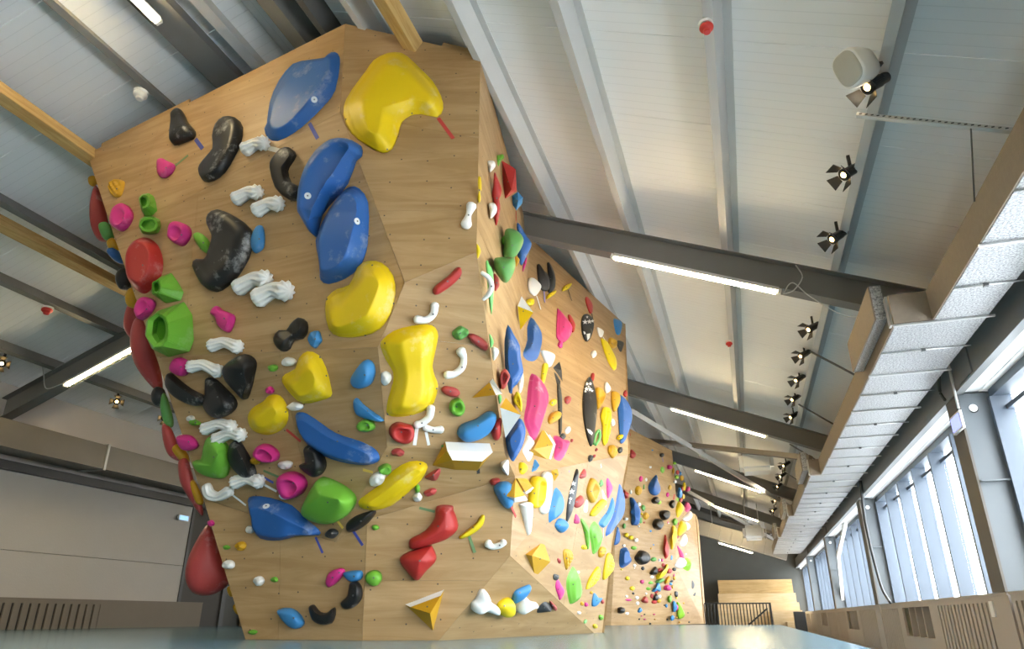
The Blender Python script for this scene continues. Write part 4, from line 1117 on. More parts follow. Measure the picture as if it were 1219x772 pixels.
# ------------------------------------------------------------------ receding side, near facet
H('z5', 'green', [(180,170),(182,95),(205,85),(230,80),(238,105),(215,130),(200,165)], 'green hook hold high on the receding side', h=0.06)
H('z5', 'white', [(120,130),(165,128),(178,160),(160,190),(135,208),(122,170)], 'white triangular hold high on the receding side', h=0.08, kind='lump')
H('z5', 'red', [(222,125),(275,155),(320,185),(328,340),(285,370),(245,395),(235,370),(228,250)], 'large red faceted hold high on the receding side', h=0.14, kind='facet', spine=[(290,330)], sharp=True)
H('z5', 'red', [(170,205),(195,255),(220,320),(218,370),(205,400),(212,470),(185,585),(165,535),(178,470),(152,380),(160,300)], 'long thin red double leaf hold high on the receding side', h=0.06, spine=[(180,300),(190,380),(188,500)])
H('z5', 'sky', [(295,375),(335,345),(372,385),(365,430),(325,478),(300,440)], 'light blue faceted hold under the large red faceted hold', h=0.09, kind='facet', spine=[(338,410)], sharp=True)
TAPE('z5', (322,478), (324,565), 5, 'red', 'thin red tape strip under the light blue faceted hold')
TAPE('z5', (197,190), (206,262), 8, 'yellow', 'yellow tape strip under the green hook hold')
H('z5', 'white', [(130,430),(165,422),(188,455),(180,500),(140,535),(135,480)], 'white half round hold left of the thin red leaf hold', h=0.08)
H('z5', 'yellow', [(55,240),(75,245),(80,330),(68,340),(75,400),(60,425),(52,390),(57,340),(52,290)], 'yellow double knob hold on the wall corner near the top', h=0.05)
H('z5', 'green', [(220,680),(240,655),(275,640),(270,670),(245,695),(235,720),(222,710)], 'small green hook hold beside the large moss green hold', h=0.05)
H('p', 'blue', [(615,271),(617.3,265),(627,281),(633,290.5),(627.4,303.5),(620.6,316),(616,303),(618,285)], 'blue pointed hold behind the large moss green hold', h=0.10)
H('p', 'moss', [(602,273),(614,273.6),(623,283),(621,294),(614,305),(606,310),(598.7,305),(599.6,292)], 'moss green rounded hold, upper part of a stacked pair', h=0.2)
H('p', 'moss', [(588.3,318),(588.3,308.5),(593,306),(603,306),(612,307),(613,320),(606,334),(599.6,336),(592,327)], 'moss green rounded hold, lower part of a stacked pair', h=0.22)
H('z6', 'yellow', [(45,0),(70,35),(70,70),(50,105),(42,60)], 'small yellow hold on the wall corner above the white ring', h=0.04)
H('z6', 'mint', [(108,130),(120,115),(135,150),(160,200),(165,330),(150,505),(130,400),(122,330),(112,190)], 'mint green spike shaped hold beside the white half ring', h=0.05)
TB('z6', 'white', [(82,205),(128,240),(150,300),(128,355),(92,392)], [14,18,19,18,13], 'white half ring hold wrapped around the wall corner')
H('z6', 'dusty_red', [(165,215),(195,235),(207,285),(195,315),(172,330)], 'red round hold under the moss green holds', h=0.07)
H('z6', 'orange', [(318,85),(348,115),(320,165)], 'small orange yellow hold behind the moss green holds', h=0.04)
H('z6', 'pink', [(370,155),(385,110),(398,95),(395,140),(372,198)], 'small pink hold under the blue pointed hold', h=0.05)
H('z6', 'grey', [(475,145),(500,175),(545,230),(555,300),(545,332),(505,325),(482,270)], 'dark grey leaf hold, left of a pair near the rafter', h=0.10, kind='lump')
H('z6', 'grey', [(548,130),(575,175),(594,240),(594,310),(570,345),(552,330),(555,270),(548,180)], 'dark grey leaf hold, right of a pair near the rafter', h=0.10, kind='lump')
TAPE('z6', (521,335), (525,413), 7, 'violet', 'violet tape strip under the dark grey leaf holds')
H('y1', 'lemon', [(5,265),(15,240),(45,220),(68,210),(68,228),(40,255),(10,270)], 'yellow flat hold touching the dark grey leaf holds', h=0.05)
H('z6', 'white', [(405,270),(420,240),(455,252),(497,300),(480,345),(455,367),(415,330)], 'white shield hold left of the dark grey leaf holds', h=0.08, kind='lump')
TAPE('z6', (468,368), (497,464), 7, 'white', 'white tape strip under the white shield hold')
EL('z6', 422, 412, 29, 26, 'lemon', 'yellow knob hold above the white and yellow volume', h=0.07)
VOL('z6', [(335,440,.10),(362,370,0),(446,485,.10),(353,608,0)], [(1,0,2),(0,3,2)], 'yellow volume with a white upper half beside the two blue leaf holds', white=(0,), color='yellow')
H('p', 'blue', [(604.6,386),(612,398),(619,411),(619.8,423.5),(623,440),(621.5,447),(615.6,457),(610.5,462),(609.7,468),(606,467),(604,455.5),(601,435),(600.4,410),(601.3,399.5)], 'long blue leaf hold, left of a pair on the receding side', h=0.12, kind='plate')
H('p', 'blue', [(632.4,376.7),(639,384),(644,394),(644.7,406),(643.4,416.7),(640,427),(633,431),(625.7,429),(622,424),(622.3,419),(627.4,404.5),(627.4,389)], 'blue chalky leaf hold, right of a pair on the receding side', h=0.14, kind='plate')
H('z6', 'mint', [(133,640),(150,655),(165,690),(160,715),(140,735)], 'small mint green hold beside the red brick hold', h=0.03)
H('z7', 'white', [(150,20),(185,22),(202,50),(185,90),(160,110)], 'white half round hold on the corner right of the red brick hold', h=0.06)
H('z7', 'white', [(500,40),(590,75),(570,150),(545,155),(515,95)], 'white wedge hold above the yellow pin hold', h=0.07)
H('z7', 'lemon', [(512,135),(545,140),(530,215),(515,278),(497,270),(500,200)], 'yellow pin hold beside the big rose pink hold', h=0.05)
H('z7', 'dusty_red', [(208,215),(225,178),(250,172),(280,215),(270,255),(240,312),(215,305)], 'red cup hold beside the long blue leaf hold', h=0.10, kind='jug')
H('z7', 'white', [(335,260),(370,195),(375,280),(355,340),(335,330)], 'white flat hold behind the tip of the long blue leaf hold', h=0.05)
H('z7', 'rose', [(395,340),(410,250),(430,200),(470,225),(520,290),(548,350),(553,410),(520,500),(490,590),(455,680),(430,685),(395,620),(362,520),(385,430)], 'very large rose pink pointed hold on the receding side', h=0.2, kind='macro', spine=[(430,600,.8),(460,440,1),(450,310,.8)])
H('z7', 'lemon', [(305,370),(325,332),(350,350),(367,420),(360,475),(335,445),(308,405)], 'yellow scooped hold beside the big rose pink hold', h=0.08, kind='jug')
H('z7', 'mint', [(195,360),(215,355),(222,390),(205,420)], 'tiny mint green hold above the white faced volume', h=0.03)
VOL('z7', [(210,445,.16),(250,375,0),(358,497,.12),(248,658,0)], [(1,0,2),(0,3,2)], 'large volume with a big white face and a pale orange top', white=(1,))
H('z8', 'blue', [(250,2),(300,-78),(350,-135),(385,-83),(388,-13),(365,70),(320,150),(300,172),(275,140),(255,60)], 'big blue leaf hold under the white faced volume', h=0.12, kind='plate')
H('z7', 'red', [(148,600),(165,545),(195,525),(218,520),(215,590),(205,655),(175,675),(150,640)], 'red faceted hold right of the blue bean hold', h=0.08, kind='lump', only='R3')
H('z8', 'white', [(355,90),(385,20),(400,-10),(445,45),(440,110),(405,180),(375,140)], 'white leaf hold behind the big blue leaf hold', h=0.06, bolts=[(418,95)])
EL('z7', 578, 412, 22, 24, 'lemon', 'yellow knob hold right of the big rose pink hold', h=0.06)
H('y2', 'orange', [(8,485),(20,440),(55,415),(95,430),(85,470),(30,505)], 'orange half dome hold right of the big rose pink hold', h=0.09)
VOL('z8', [(450,85,.13),(515,-60,0),(586,55,.10),(553,165,0),(528,-72,0),(603,50,.02),(566,172,0)], [(1,0,2),(0,3,2),(1,2,5,4),(2,3,6,5)], 'orange diamond volume with a white side edge', white=(2, 3))
H('y2', 'rose', [(45,590),(75,580),(110,605),(165,620),(160,660),(130,730),(95,770),(60,765),(45,740),(60,640)], 'rose pink heart shaped hold right of the orange diamond volume', h=0.12, kind='macro')
EL('z8', 317, 205, 12, 14, 'pink', 'tiny pink hold beside the small yellow hold below the blue leaf', h=0.03)
H('z8', 'lemon', [(330,200),(345,182),(380,210),(385,245),(360,270),(335,255)], 'small yellow hold below the big blue leaf hold', h=0.07)
H('z8', 'sky', [(405,265),(425,190),(445,135),(480,180),(465,240),(440,258)], 'blue faceted fin hold below the white leaf hold', h=0.07, kind='facet', spine=[(455,215)])
VOL('z8', [(318,292,0),(386,412,.10),(312,428,.10),(332,292,.02),(400,292,0),(442,350,.10),(388,388,.06),(405,420,.08),(408,446,.02),(313,462,.02),(458,366,.02),(396,404,.02)], [(0,1,2),(3,4,5,6),(2,1,8,9),(6,5,10,11)], 'double orange volume with white lower edges at the wall corner', white=(2, 3))
H('z8', 'yellow', [(405,470),(412,420),(430,300),(465,272),(500,300),(500,380),(490,440),(450,495),(415,495)], 'yellow handle hold with a slot beside the long white hold', h=0.10, kind='jug', spine=[(455,440),(468,340)])
H('z8', 'white', [(475,515),(490,420),(510,330),(505,270),(530,243),(552,260),(555,340),(545,430),(530,520),(500,543)], 'long white stalk hold beside the yellow handle hold', h=0.09, spine=[(505,500),(525,400),(530,280)])
TAPE('z8', (510,545), (512,650), 8, 'white', 'white tape strip under the long white stalk hold')
H('z8', 'white', [(348,470),(400,455),(412,480),(412,600),(400,680),(385,685),(370,600),(352,500)], 'white tusk hold pointing down below the double orange volume', h=0.10, spine=[(382,490),(392,640,.7)])
TAPE('z8', (393,676), (421,757), 9, 'white', 'white tape strip under the white tusk hold')
# ------------------------------------------------------------------ receding side, far facets
H('y3', 'sky', [(-2,480),(20,400),(50,310),(80,288),(110,330),(120,400),(105,470),(70,520),(20,550),(0,560)], 'large blue tongue hold below the crease with a red tape strip', h=0.12, kind='plate')
TAPE('y3', (15,560), (18,626), 9, 'red', 'red tape strip under the large blue tongue hold')
H('y3', 'sky', [(50,560),(75,515),(110,515),(140,545),(135,580),(100,615),(70,600)], 'blue cap shaped hold under the large blue tongue hold', h=0.12, kind='lump')
H('s2', 'orange', [(315,440),(355,430),(355,465),(330,518)], 'small orange wedge hold beside the knife shaped hold', h=0.05, kind='facet', sharp=True)
WHITEP = mat('white_print', (0.8, 0.8, 0.8), 0.5)
def star(parent, crop, cx, cy, r, fr, org):
    pts = []
    for i in range(10):
        a = -math.pi / 2 + i * math.pi / 5; k = r if i % 2 == 0 else r * 0.42
        pts.append(PX(crop, (cx + k * math.cos(a), cy + k * math.sin(a))))
    return decal(parent, pts, fr, org, 'star')
def decal(parent, pts, fr, org, name):
    """thin printed patch following the hold's surface"""
    bm = bmesh.new(); vs = []
    for (px, py) in pts:
        a = loc_at(fr, px, py, 0.0) - org; b = loc_at(fr, px, py, 0.4) - org
        ok, co, no, idx = parent.ray_cast(b, (a - b).normalized())
        vs.append(bm.verts.new((co + no * 0.004) if ok else (a + Vector((0, 0, 0.01)))))
    f = bm.faces.new(vs)
    bmesh.ops.triangulate(bm, faces=[f])
    return mesh_obj(name, bm, WHITEP, parent)
o, fr, org = H('y3', 'black', [(210,165),(218,190),(205,330),(180,450),(140,545),(132,520),(145,380),(185,230)], 'black knife shaped hold with white stars', h=0.06, spine=[(200,210),(165,420)], autobolt=False)
for s_ in ((192,268,20),(180,325,24),(172,375,14)): star(o, 'y3', *s_, fr, org)
decal(o, [PX('y3', p) for p in ((150,382),(172,390),(168,412),(145,402))], fr, org, 'stripe')
TAPE('y3', (162,176), (170,230), 8, 'violet', 'violet tape strip above the knife shaped star hold')
TAPE('y3', (155,520), (164,572), 8, 'violet', 'violet tape strip below the knife shaped star hold')
H('y3', 'dusty_red', [(228,215),(262,162),(275,190),(270,220),(240,235)], 'red hold right of the knife shaped star hold', h=0.06)
H('y3', 'dusty_red', [(190,400),(200,380),(240,350),(258,390),(225,435),(195,435)], 'dusty red knob hold touching the knife shaped star hold', h=0.08)
TAPE('y3', (222,440), (238,500), 6, 'green', 'thin green tape strip under the dusty red knob hold')
H('y3', 'rose', [(192,530),(205,480),(230,515),(225,550),(195,550)], 'rose pink small hold above a lilac tape strip', h=0.05)
TAPE('y3', (201,555), (202,636), 9, 'lilac', 'lilac tape strip under the rose pink small hold')
H('y3', 'white', [(262,440),(280,380),(290,400),(285,470),(265,470)], 'white sliver hold left of the orange claw hold', h=0.04)
TAPE('y3', (285,468), (300,540), 6, 'white', 'white tape strip under the white sliver hold')
H('y3', 'orange', [(282,310),(315,225),(360,285),(350,340),(320,405),(290,370)], 'orange claw hold above the yellow sausage hold', h=0.10, kind='jug')
H('y3', 'moss', [(370,270),(385,235),(402,270),(378,295)], 'small green diamond hold right of the orange claw', h=0.04)
H('y3', 'pink', [(418,240),(430,225),(462,285),(460,320),(432,375),(420,300)], 'pink leaf hold left of the tall blue blade', h=0.06)
H('y3', 'white', [(390,320),(400,318),(427,400),(415,435)], 'white splinter hold behind the yellow sausage hold', h=0.03)
H('y3', 'lemon', [(305,490),(330,440),(380,385),(410,380),(415,410),(380,450),(330,497)], 'yellow sausage shaped hold below the orange claw', h=0.09, spine=[(330,475),(395,405)])
H('y3', 'blue', [(420,630),(430,580),(470,480),(495,300),(505,245),(530,290),(557,370),(548,460),(520,530),(470,590),(430,640)], 'very tall blue blade hold at the far edge of the side', h=0.12, kind='plate', spine=[(455,590,.7),(510,470,1),(515,330,.8)])
H('y3', 'sky', [(370,555),(385,520),(430,460),(460,355),(475,370),(470,470),(430,560),(400,582)], 'light blue sickle hold left of the very tall blue blade', h=0.10, kind='plate', spine=[(405,550,.8),(450,450,1)])
TAPE('y3', (406,585), (404,650), 9, 'lilac', 'lilac tape strip under the light blue sickle hold')
H('y3', 'green', [(240,530),(252,512),(290,570),(300,640),(298,725),(285,720),(262,600)], 'green crescent hold left of the green leaf hold', h=0.07, kind='lump')
H('y3', 'green', [(310,560),(345,530),(390,600),(398,660),(370,740),(330,772),(315,690),(302,620)], 'large green leaf hold right of the green crescent', h=0.12, kind='macro')
EL('y3', 265, 718, 18, 19, 'lemon', 'small yellow hold below the green crescent', h=0.05, wob=0.3)
H('y3', 'blue', [(470,690),(485,600),(505,575),(520,640),(510,690),(480,705)], 'small blue blade hold below the very tall blue blade', h=0.08)
EL('s3', 520, 252, 18, 32, 'orange', 'orange lump hold right of the large green leaf', h=0.08, ang=20)
H('y1', 'lemon', [(115,205),(130,180),(175,160),(178,175),(150,205),(118,215)], 'yellow flat hold with a thin black tape near the top edge', h=0.05)
TAPE('y1', (155,205), (182,283), 4, 'dark', 'thin black tape strip under the yellow flat hold')
H('y1', 'red', [(278,280),(285,255),(310,280),(328,320),(325,370),(305,365)], 'red leaf hold above the black oval star hold', h=0.05)
TAPE('y1', (322,370), (332,416), 5, 'dark', 'thin dark tape strip between the red leaf and the oval star hold')
H('y1', 'red', [(158,390),(170,385),(195,430),(205,465),(192,508),(172,460)], 'red leaf hold behind the rose pink pear hold', h=0.04)
H('y1', 'rose', [(75,510),(82,350),(90,343),(140,400),(175,450),(188,490),(165,545),(120,580),(85,555)], 'rose pink pear hold near the top edge of the side', h=0.15, kind='macro')
H('y1', 'pink', [(85,600),(95,570),(110,580),(108,618)], 'small pink tip hold under the rose pink pear hold', h=0.05)
o, fr, org = H('y1', 'black', [(250,455),(258,395),(285,375),(320,400),(338,450),(325,520),(295,572),(265,540)], 'black oval hold with white stars and stripes', h=0.06, autobolt=False)
for s_ in ((275,435,20),(305,432,19),(327,428,13),(290,400,10)): star(o, 'y1', *s_, fr, org)
decal(o, [PX('y1', p) for p in ((285,520),(312,515),(308,545),(292,565))], fr, org, 'stripe')
decal(o, [PX('y1', p) for p in ((262,500),(275,505),(280,520),(268,522))], fr, org, 'stripe')
H('y1', 'sky', [(472,425),(485,412),(530,435),(530,490),(515,528),(490,515)], 'light blue hold near the far top corner of the side', h=0.09)
TAPE('y1', (525,530), (540,592), 7, 'violet', 'violet tape strip under the light blue hold at the far top corner')
H('y1', 'white', [(362,490),(365,472),(405,500),(395,540),(375,530)], 'white arrow shaped hold above the long yellow pod', h=0.05)
TAPE('y1', (402,538), (430,582), 6, 'white', 'white tape strip between the white arrow hold and the yellow pod')
H('y1', 'orange', [(440,580),(448,545),(495,570),(490,615),(465,620)], 'orange scoop hold right of the long yellow pod', h=0.07, kind='jug')
H('y1', 'grey', [(500,600),(503,565),(545,580),(540,620),(525,648)], 'dark grey hold right of the orange scoop hold', h=0.07)
TAPE('y1', (535,650), (560,703), 4, 'dark', 'thin dark tape strip under the dark grey hold at the far edge')
H('y1', 'lemon', [(390,570),(395,552),(430,580),(470,650),(495,710),(490,770),(465,760),(430,690)], 'long yellow pod hold on the upper far side', h=0.07, spine=[(410,590),(475,730)])
EL('y1', 339, 660, 18, 26, 'white', 'white pebble hold below the oval star hold', h=0.05)
H('y2', 'grey', [(48,100),(100,58),(110,120),(120,205),(100,170)], 'dark grey angular hold at the top of a jagged row', h=0.05, kind='facet', sharp=True)
H('y2', 'grey', [(55,125),(75,140),(105,200),(105,295),(90,280)], 'dark grey splinter hold in the middle of a jagged row', h=0.05, kind='facet', sharp=True)
H('y2', 'grey', [(78,220),(92,240),(107,330),(107,460),(100,570),(88,560),(84,400)], 'very long thin dark grey hold at the bottom of a jagged row', h=0.04, spine=[(92,260),(96,540)])
EL('y2', 112, 592, 18, 23, 'grey', 'dark grey pebble under the long thin dark hold', h=0.05)
EL('y2', 45, 350, 22, 25, 'lemon', 'yellow knob hold left of the long thin dark hold', h=0.06)
EL('y2', 150, 332, 22, 29, 'dusty_red', 'red knob hold left of the black surfboard hold', h=0.06)
EL('y2', 150, 547, 19, 26, 'white', 'white pebble hold above the rose pink heart', h=0.05)
EL('y2', 180, 620, 9, 13, 'dusty_red', 'tiny red hold beside the rose pink heart', h=0.03)
o, fr, org = H('y2', 'black', [(305,168),(335,240),(355,350),(352,470),(335,580),(318,660),(290,590),(265,450),(262,320),(275,230)], 'long black surfboard shaped hold with a white star pattern', h=0.06, spine=[(302,230),(308,400),(315,600)], autobolt=False)
for s_ in ((290,220,15),(312,218,14),(285,255,17),(310,258,18),(278,272,11),(325,268,11),(300,240,9)): star(o, 'y2', *s_, fr, org)
decal(o, [PX('y2', p) for p in ((288,535),(312,545),(330,565),(322,582),(300,565))], fr, org, 'stripe')
H('y2', 'red', [(318,180),(325,142),(340,150),(335,190),(325,205)], 'small red hold above the black surfboard hold', h=0.04)
H('y2', 'orange', [(345,260),(370,248),(408,300),(395,350),(365,400),(352,370)], 'orange scooped hold right of the black surfboard hold', h=0.09, kind='jug')
H('y2', 'white', [(415,240),(425,205),(455,255),(430,283)], 'white diamond hold right of the orange scooped hold', h=0.05)
H('y2', 'orange', [(462,290),(470,270),(510,285),(520,340),(490,412),(470,390)], 'orange half round hold left of the big blue far corner hold', h=0.08)
H('y2', 'blue', [(512,300),(530,295),(580,350),(612,420),(605,500),(580,570),(560,620),(540,638),(525,620),(520,530),(510,400)], 'big blue hold on the far corner below the rafter', h=0.12, kind='plate', spine=[(545,590,.7),(560,450,1),(535,350,.8)], only='SU')
H('y2', 'red', [(548,290),(560,262),(572,285),(565,310)], 'small red hold above the big blue far corner hold', h=0.04)
EL('y2', 518, 597, 14, 17, 'lemon', 'small yellow knob on the big blue far corner hold', h=0.10)
H('y2', 'lemon', [(388,450),(400,395),(415,382),(450,400),(455,470),(445,520),(452,560),(430,620),(415,655),(400,610),(402,520)], 'yellow gnarled hold right of the black surfboard hold', h=0.09, kind='lump', wob=0.2, spine=[(425,440),(425,600,.7)])
EL('y2', 472, 490, 12, 28, 'white', 'white sliver hold right of the yellow gnarled hold', h=0.04, ang=-15)
TB('y2', 'mint', [(338,640),(350,580),(376,548),(380,600),(352,648)], [6,6,6,6,6], 'mint green loop hold beside the tip of the surfboard hold')
EL('y2', 470, 695, 29, 46, 'orange', 'orange egg hold above the crease', h=0.08, ang=-15)
EL('y2', 525, 686, 14, 23, 'grey', 'small dark grey hold right of the orange egg hold', h=0.05)
EL('y2', 358, 683, 8, 11, 'dusty_red', 'tiny red hold under the mint green loop', h=0.025)
EL('y2', 342, 728, 8, 12, 'dusty_red', 'tiny red hold beside a dark pebble above the crease', h=0.025)
EL('y2', 312, 745, 14, 25, 'grey', 'dark grey drop hold just above the crease', h=0.05)
EL('y3', 382, 140, 14, 34, 'white', 'white blurred sliver hold just below the crease', h=0.03)
EL('y3', 525, 155, 16, 26, 'orange', 'small orange hold at the far end below the crease', h=0.05, ang=15)
VOL('y4', [(85,135,.12),(172,18,0),(227,182,.12),(108,302,0)], [(1,0,2),(0,3,2)], 'large plain orange diamond volume on the lower side')
EL('y4', 65, 158, 12, 14, 'white', 'tiny white hold left of the plain orange diamond', h=0.03)
EL('y4', 283, 172, 12, 24, 'dusty_red', 'small red hold right of the plain orange diamond', h=0.05, ang=-15)
H('y4', 'orange', [(318,90),(350,80),(385,100),(392,150),(365,200),(345,245),(332,220),(318,150)], 'orange rough slab hold above the lower green leaf', h=0.07, kind='lump', wob=0.2)
H('y4', 'grey', [(240,280),(255,272),(283,285),(270,322),(242,315)], 'small dark grey hold touching the pink leaf', h=0.05)
H('y4', 'pink', [(257,370),(272,308),(300,350),(328,410),(295,475),(278,440)], 'pink leaf hold on the lower side', h=0.05)
H('y4', 'green', [(340,370),(345,300),(380,225),(400,212),(430,260),(455,330),(470,400),(445,470),(380,510),(360,470)], 'large green leaf hold low on the side', h=0.13, kind='macro', spine=[(400,430,1),(410,330,1)])
H('y4', 'lemon', [(497,388),(520,310),(580,220),(600,235),(590,300),(540,365),(505,388)], 'yellow corn cob hold right of the low green leaf', h=0.08, wob=0.25)
H('s3', 'lemon', [(528,400),(535,330),(550,265),(570,265),(582,310),(575,350),(545,390)], 'yellow corn cob hold on the far lower edge', h=0.08, wob=0.25)
EL('y4', 437, 262, 10, 12, 'white', 'tiny white hold above the yellow corn cob', h=0.03)
EL('y4', 468, 502, 12, 17, 'orange', 'tiny orange hold beside a tiny pink hold low on the side', h=0.04)
EL('y4', 500, 508, 13, 18, 'pink', 'tiny pink hold low on the side', h=0.04)
H('y4', 'sky', [(545,515),(560,422),(590,455),(622,460),(600,490),(575,520)], 'light blue three pointed hold near the wall foot', h=0.06, kind='lump')
EL('y4', 628, 488, 9, 18, 'dusty_red', 'tiny red hold right of the light blue three pointed hold', h=0.03)
EL('y4', 445, 572, 13, 13, 'white', 'tiny white hold above the bottom edge of the side', h=0.03)
EL('y4', 494, 640, 8, 18, 'mint', 'thin mint green hold at the bottom of the side', h=0.03, ang=25)
EL('y4', 614, 607, 14, 22, 'green', 'small green hold at the far bottom of the side', h=0.05)
EL('y4', 568, 675, 14, 17, 'lemon', 'small yellow hold at the foot of the side', h=0.05)
EL('y4', 663, 378, 15, 28, 'dusty_red', 'red wedge hold at the far lower edge of the side', h=0.05)
EL('y4', 540, 418, 9, 12, 'orange', 'tiny tan hold below the yellow corn cob', h=0.03)
# ------------------------------------------------------------------ holds on the hidden left flank, standing out past the edge
for pts, Y, c, lab in (
    ([(113,222),(121,232),(128,258),(132,285),(118,287),(108,268),(107,242)], 4.75, 'dusty_red', 'dark red long hold standing out past the top left edge'),
    ([(105,211),(112,209),(118,216),(112,222),(106,219)], 4.6, 'orange', 'small orange hold standing out past the top left corner'),
    ([(117,268),(126,264),(135,272),(136,284),(124,285)], 4.5, 'moss', 'green oval hold standing out past the left edge'),
    ([(127,287),(135,283),(142,294),(140,299),(130,296)], 4.5, 'orange', 'orange lump hold between the green and blue edge holds'),
    ([(127,299),(134,294),(147,304),(147,314),(136,310)], 4.55, 'blue', 'blue wedge hold standing out past the left edge'),
    ([(137,332),(141,321),(150,319),(158,330),(155,344),(143,344)], 4.5, 'black', 'black ball hold standing out past the left edge'),
    ([(149,352),(154,343),(163,345),(166,362),(160,367),(151,363)], 4.5, 'orange', 'orange lump hold below the black ball on the left edge'),
    ([(152,363),(162,362),(172,385),(172,410),(158,405),(147,388)], 4.7, 'dusty_red', 'dark red round hold behind the large green funnel'),
    ([(160,382),(172,378),(185,410),(192,440),(194,470),(178,458),(160,432),(155,405)], 4.55, 'dusty_red', 'large dark red hold standing out below the green funnel'),
    ([(180,468),(186,460),(196,464),(198,480),(188,484),(181,478)], 4.6, 'black', 'black double ball hold standing out past the left edge'),
    ([(192,470),(198,470),(206,495),(206,508),(197,506),(191,488)], 4.65, 'moss', 'green slab hold standing out past the left edge'),
    ([(193,506),(203,508),(214,535),(214,548),(202,543),(195,528)], 4.75, 'dusty_red', 'dark red hold standing out near the pink wedge'),
    ([(203,533),(211,528),(224,540),(225,552),(214,548)], 4.8, 'orange', 'orange hold standing out near the pink wedge'),
    ([(213,548),(223,545),(232,575),(242,605),(240,614),(226,595),(214,572)], 4.9, 'dusty_red', 'long dark red blade hold standing out past the left edge'),
    ([(226,575),(232,572),(241,590),(242,600),(233,598)], 4.88, 'orange', 'orange hold in front of the long dark red blade'),
    ([(248,624),(258,640),(268,668),(276,690),(262,704),(245,709),(229,704),(221,688),(224,665),(236,640)], 5.15, 'dusty_red', 'huge red pear shaped hold hanging out past the lower left edge'),
    ([(270,700),(276,697),(282,706),(274,710)], 5.1, 'orange', 'small orange hold right of the red pear hold'),
    ([(277,722),(283,717),(289,728),(282,731)], 5.1, 'orange', 'small orange hold low on the left edge')):
    BLOB(pts, Y, c, lab)
# ------------------------------------------------------------------ distant wall: larger pieces
def FARH(crop, c, pts, lab, h=0.12, kind='lump', **kw): return H(crop, c, pts, lab, h=h, kind=kind, **kw)
FARH('y5', 'blue', [(270,590),(300,520),(345,468),(355,520),(380,580),(385,635),(360,675),(320,680),(285,650)], 'blue teardrop hold on the distant wall with a white tape strip', 0.16)
TAPE('y5', (300,415), (330,470), 10, 'white', 'white tape strip above the distant blue teardrop hold')
FARH('y6', 'blue', [(85,30),(105,15),(130,50),(175,130),(178,200),(165,290),(130,300),(100,285),(100,170)], 'blue scooped slipper hold on the distant wall', 0.14, 'dish')
FARH('y6', 'blue', [(-15,560),(10,530),(50,525),(75,560),(80,610),(105,660),(60,710),(0,735),(-25,690)], 'blue broad hold low on the distant wall beside the corn cob', 0.16, 'plate')
EL('y6', 428, 193, 44, 56, 'black', 'round black ball hold, upper of two on the distant wall', h=0.2, kind='dome', wob=0)
EL('y6', 358, 287, 46, 60, 'black', 'round black ball hold, lower of two on the distant wall', h=0.2, kind='dome', wob=0)
EL('y6', 205, 634, 70, 76, 'black', 'largest round black ball hold on the distant wall', h=0.15, kind='dome', wob=0)
EL('y6', 340, 42, 33, 36, 'black', 'round black knob with a lime hold at its side', h=0.14, kind='dome', wob=0)
EL('y6', 512, 85, 26, 44, 'black', 'black knob hold beside the red strip of the distant prow', h=0.14, wob=0)
EL('y7', 160, 565, 36, 37, 'black', 'black knob hold low on the distant wall', h=0.12, wob=0)
EL('y5', 408, 268, 18, 22, 'black', 'small black knob with a violet tape near the distant wall top', h=0.10, wob=0)
TAPE('y5', (412,290), (425,340), 9, 'violet', 'violet tape strip under the small black knob')
TAPE('y5', (217,235), (218,305), 6, 'red', 'thin red tape strip under the distant pink top hold')
TAPE('y5', (322,228), (334,300), 8, 'violet', 'violet tape strip under the distant blue top hold')
TAPE('y7', (304,120), (304,186), 9, 'white', 'white tape strip under a small white hold near the largest black ball')
TAPE('y7', (232,265), (235,302), 10, 'blue', 'blue tape strip under a yellow knob on the distant wall')
TAPE('y7', (632,360), (634,410), 10, 'dark', 'dark tape strip under the pink cap hold of the distant wall')
FARH('y5', 'red', [(68,290),(70,230),(90,210),(135,265),(110,305)], 'red lump hold at the inner corner of the distant wall', 0.14)
FARH('y5', 'red', [(70,60),(80,20),(100,10),(92,70),(75,120)], 'red strip hold at the top inner corner of the distant wall', 0.08)
FARH('y5', 'red', [(10,620),(35,640),(62,665),(55,705),(35,712),(15,680)], 'red wedge hold at the inner edge of the distant wall', 0.12)
FARH('y6', 'red', [(432,388),(455,480),(470,540),(465,610),(440,645),(420,620),(412,530)], 'long red spike hold on the distant prow', 0.16)
TAPE('y6', (540,-20), (462,420), 22, 'red', 'long diagonal red tape strip down the distant prow')
FARH('y6', 'yellow', [(555,110),(575,55),(605,85),(612,140),(585,190),(560,222),(550,160)], 'yellow pointed volume, topmost on the distant prow', 0.14)
FARH('y6', 'yellow', [(505,310),(525,300),(550,340),(552,420),(530,500),(500,558),(482,520),(480,440),(505,390)], 'long yellow volume in the middle of the distant prow', 0.16)
FARH('y6', 'yellow', [(575,290),(600,250),(640,280),(648,340),(615,380),(575,408),(562,380)], 'yellow rounded volume on the right of the distant prow', 0.16)
FARH('y6', 'rose', [(635,150),(655,60),(685,90),(690,130),(660,165)], 'rose pink pointed hold high on the distant prow', 0.12)
FARH('y5', 'rose', [(655,640),(665,600),(686,590),(690,630)], 'rose pink hold at the top of the distant prow', 0.10)
FARH('y6', 'white', [(610,235),(640,190),(685,150),(700,180),(690,230),(650,260)], 'white rounded volume, upper on the distant prow', 0.16)
FARH('y6', 'white', [(640,270),(665,270),(685,310),(670,345),(645,340)], 'white rounded volume, middle on the distant prow', 0.12)
FARH('y6', 'white', [(585,455),(610,400),(640,385),(655,440),(640,500),(605,518),(585,495)], 'white rounded volume, lower on the distant prow', 0.14)
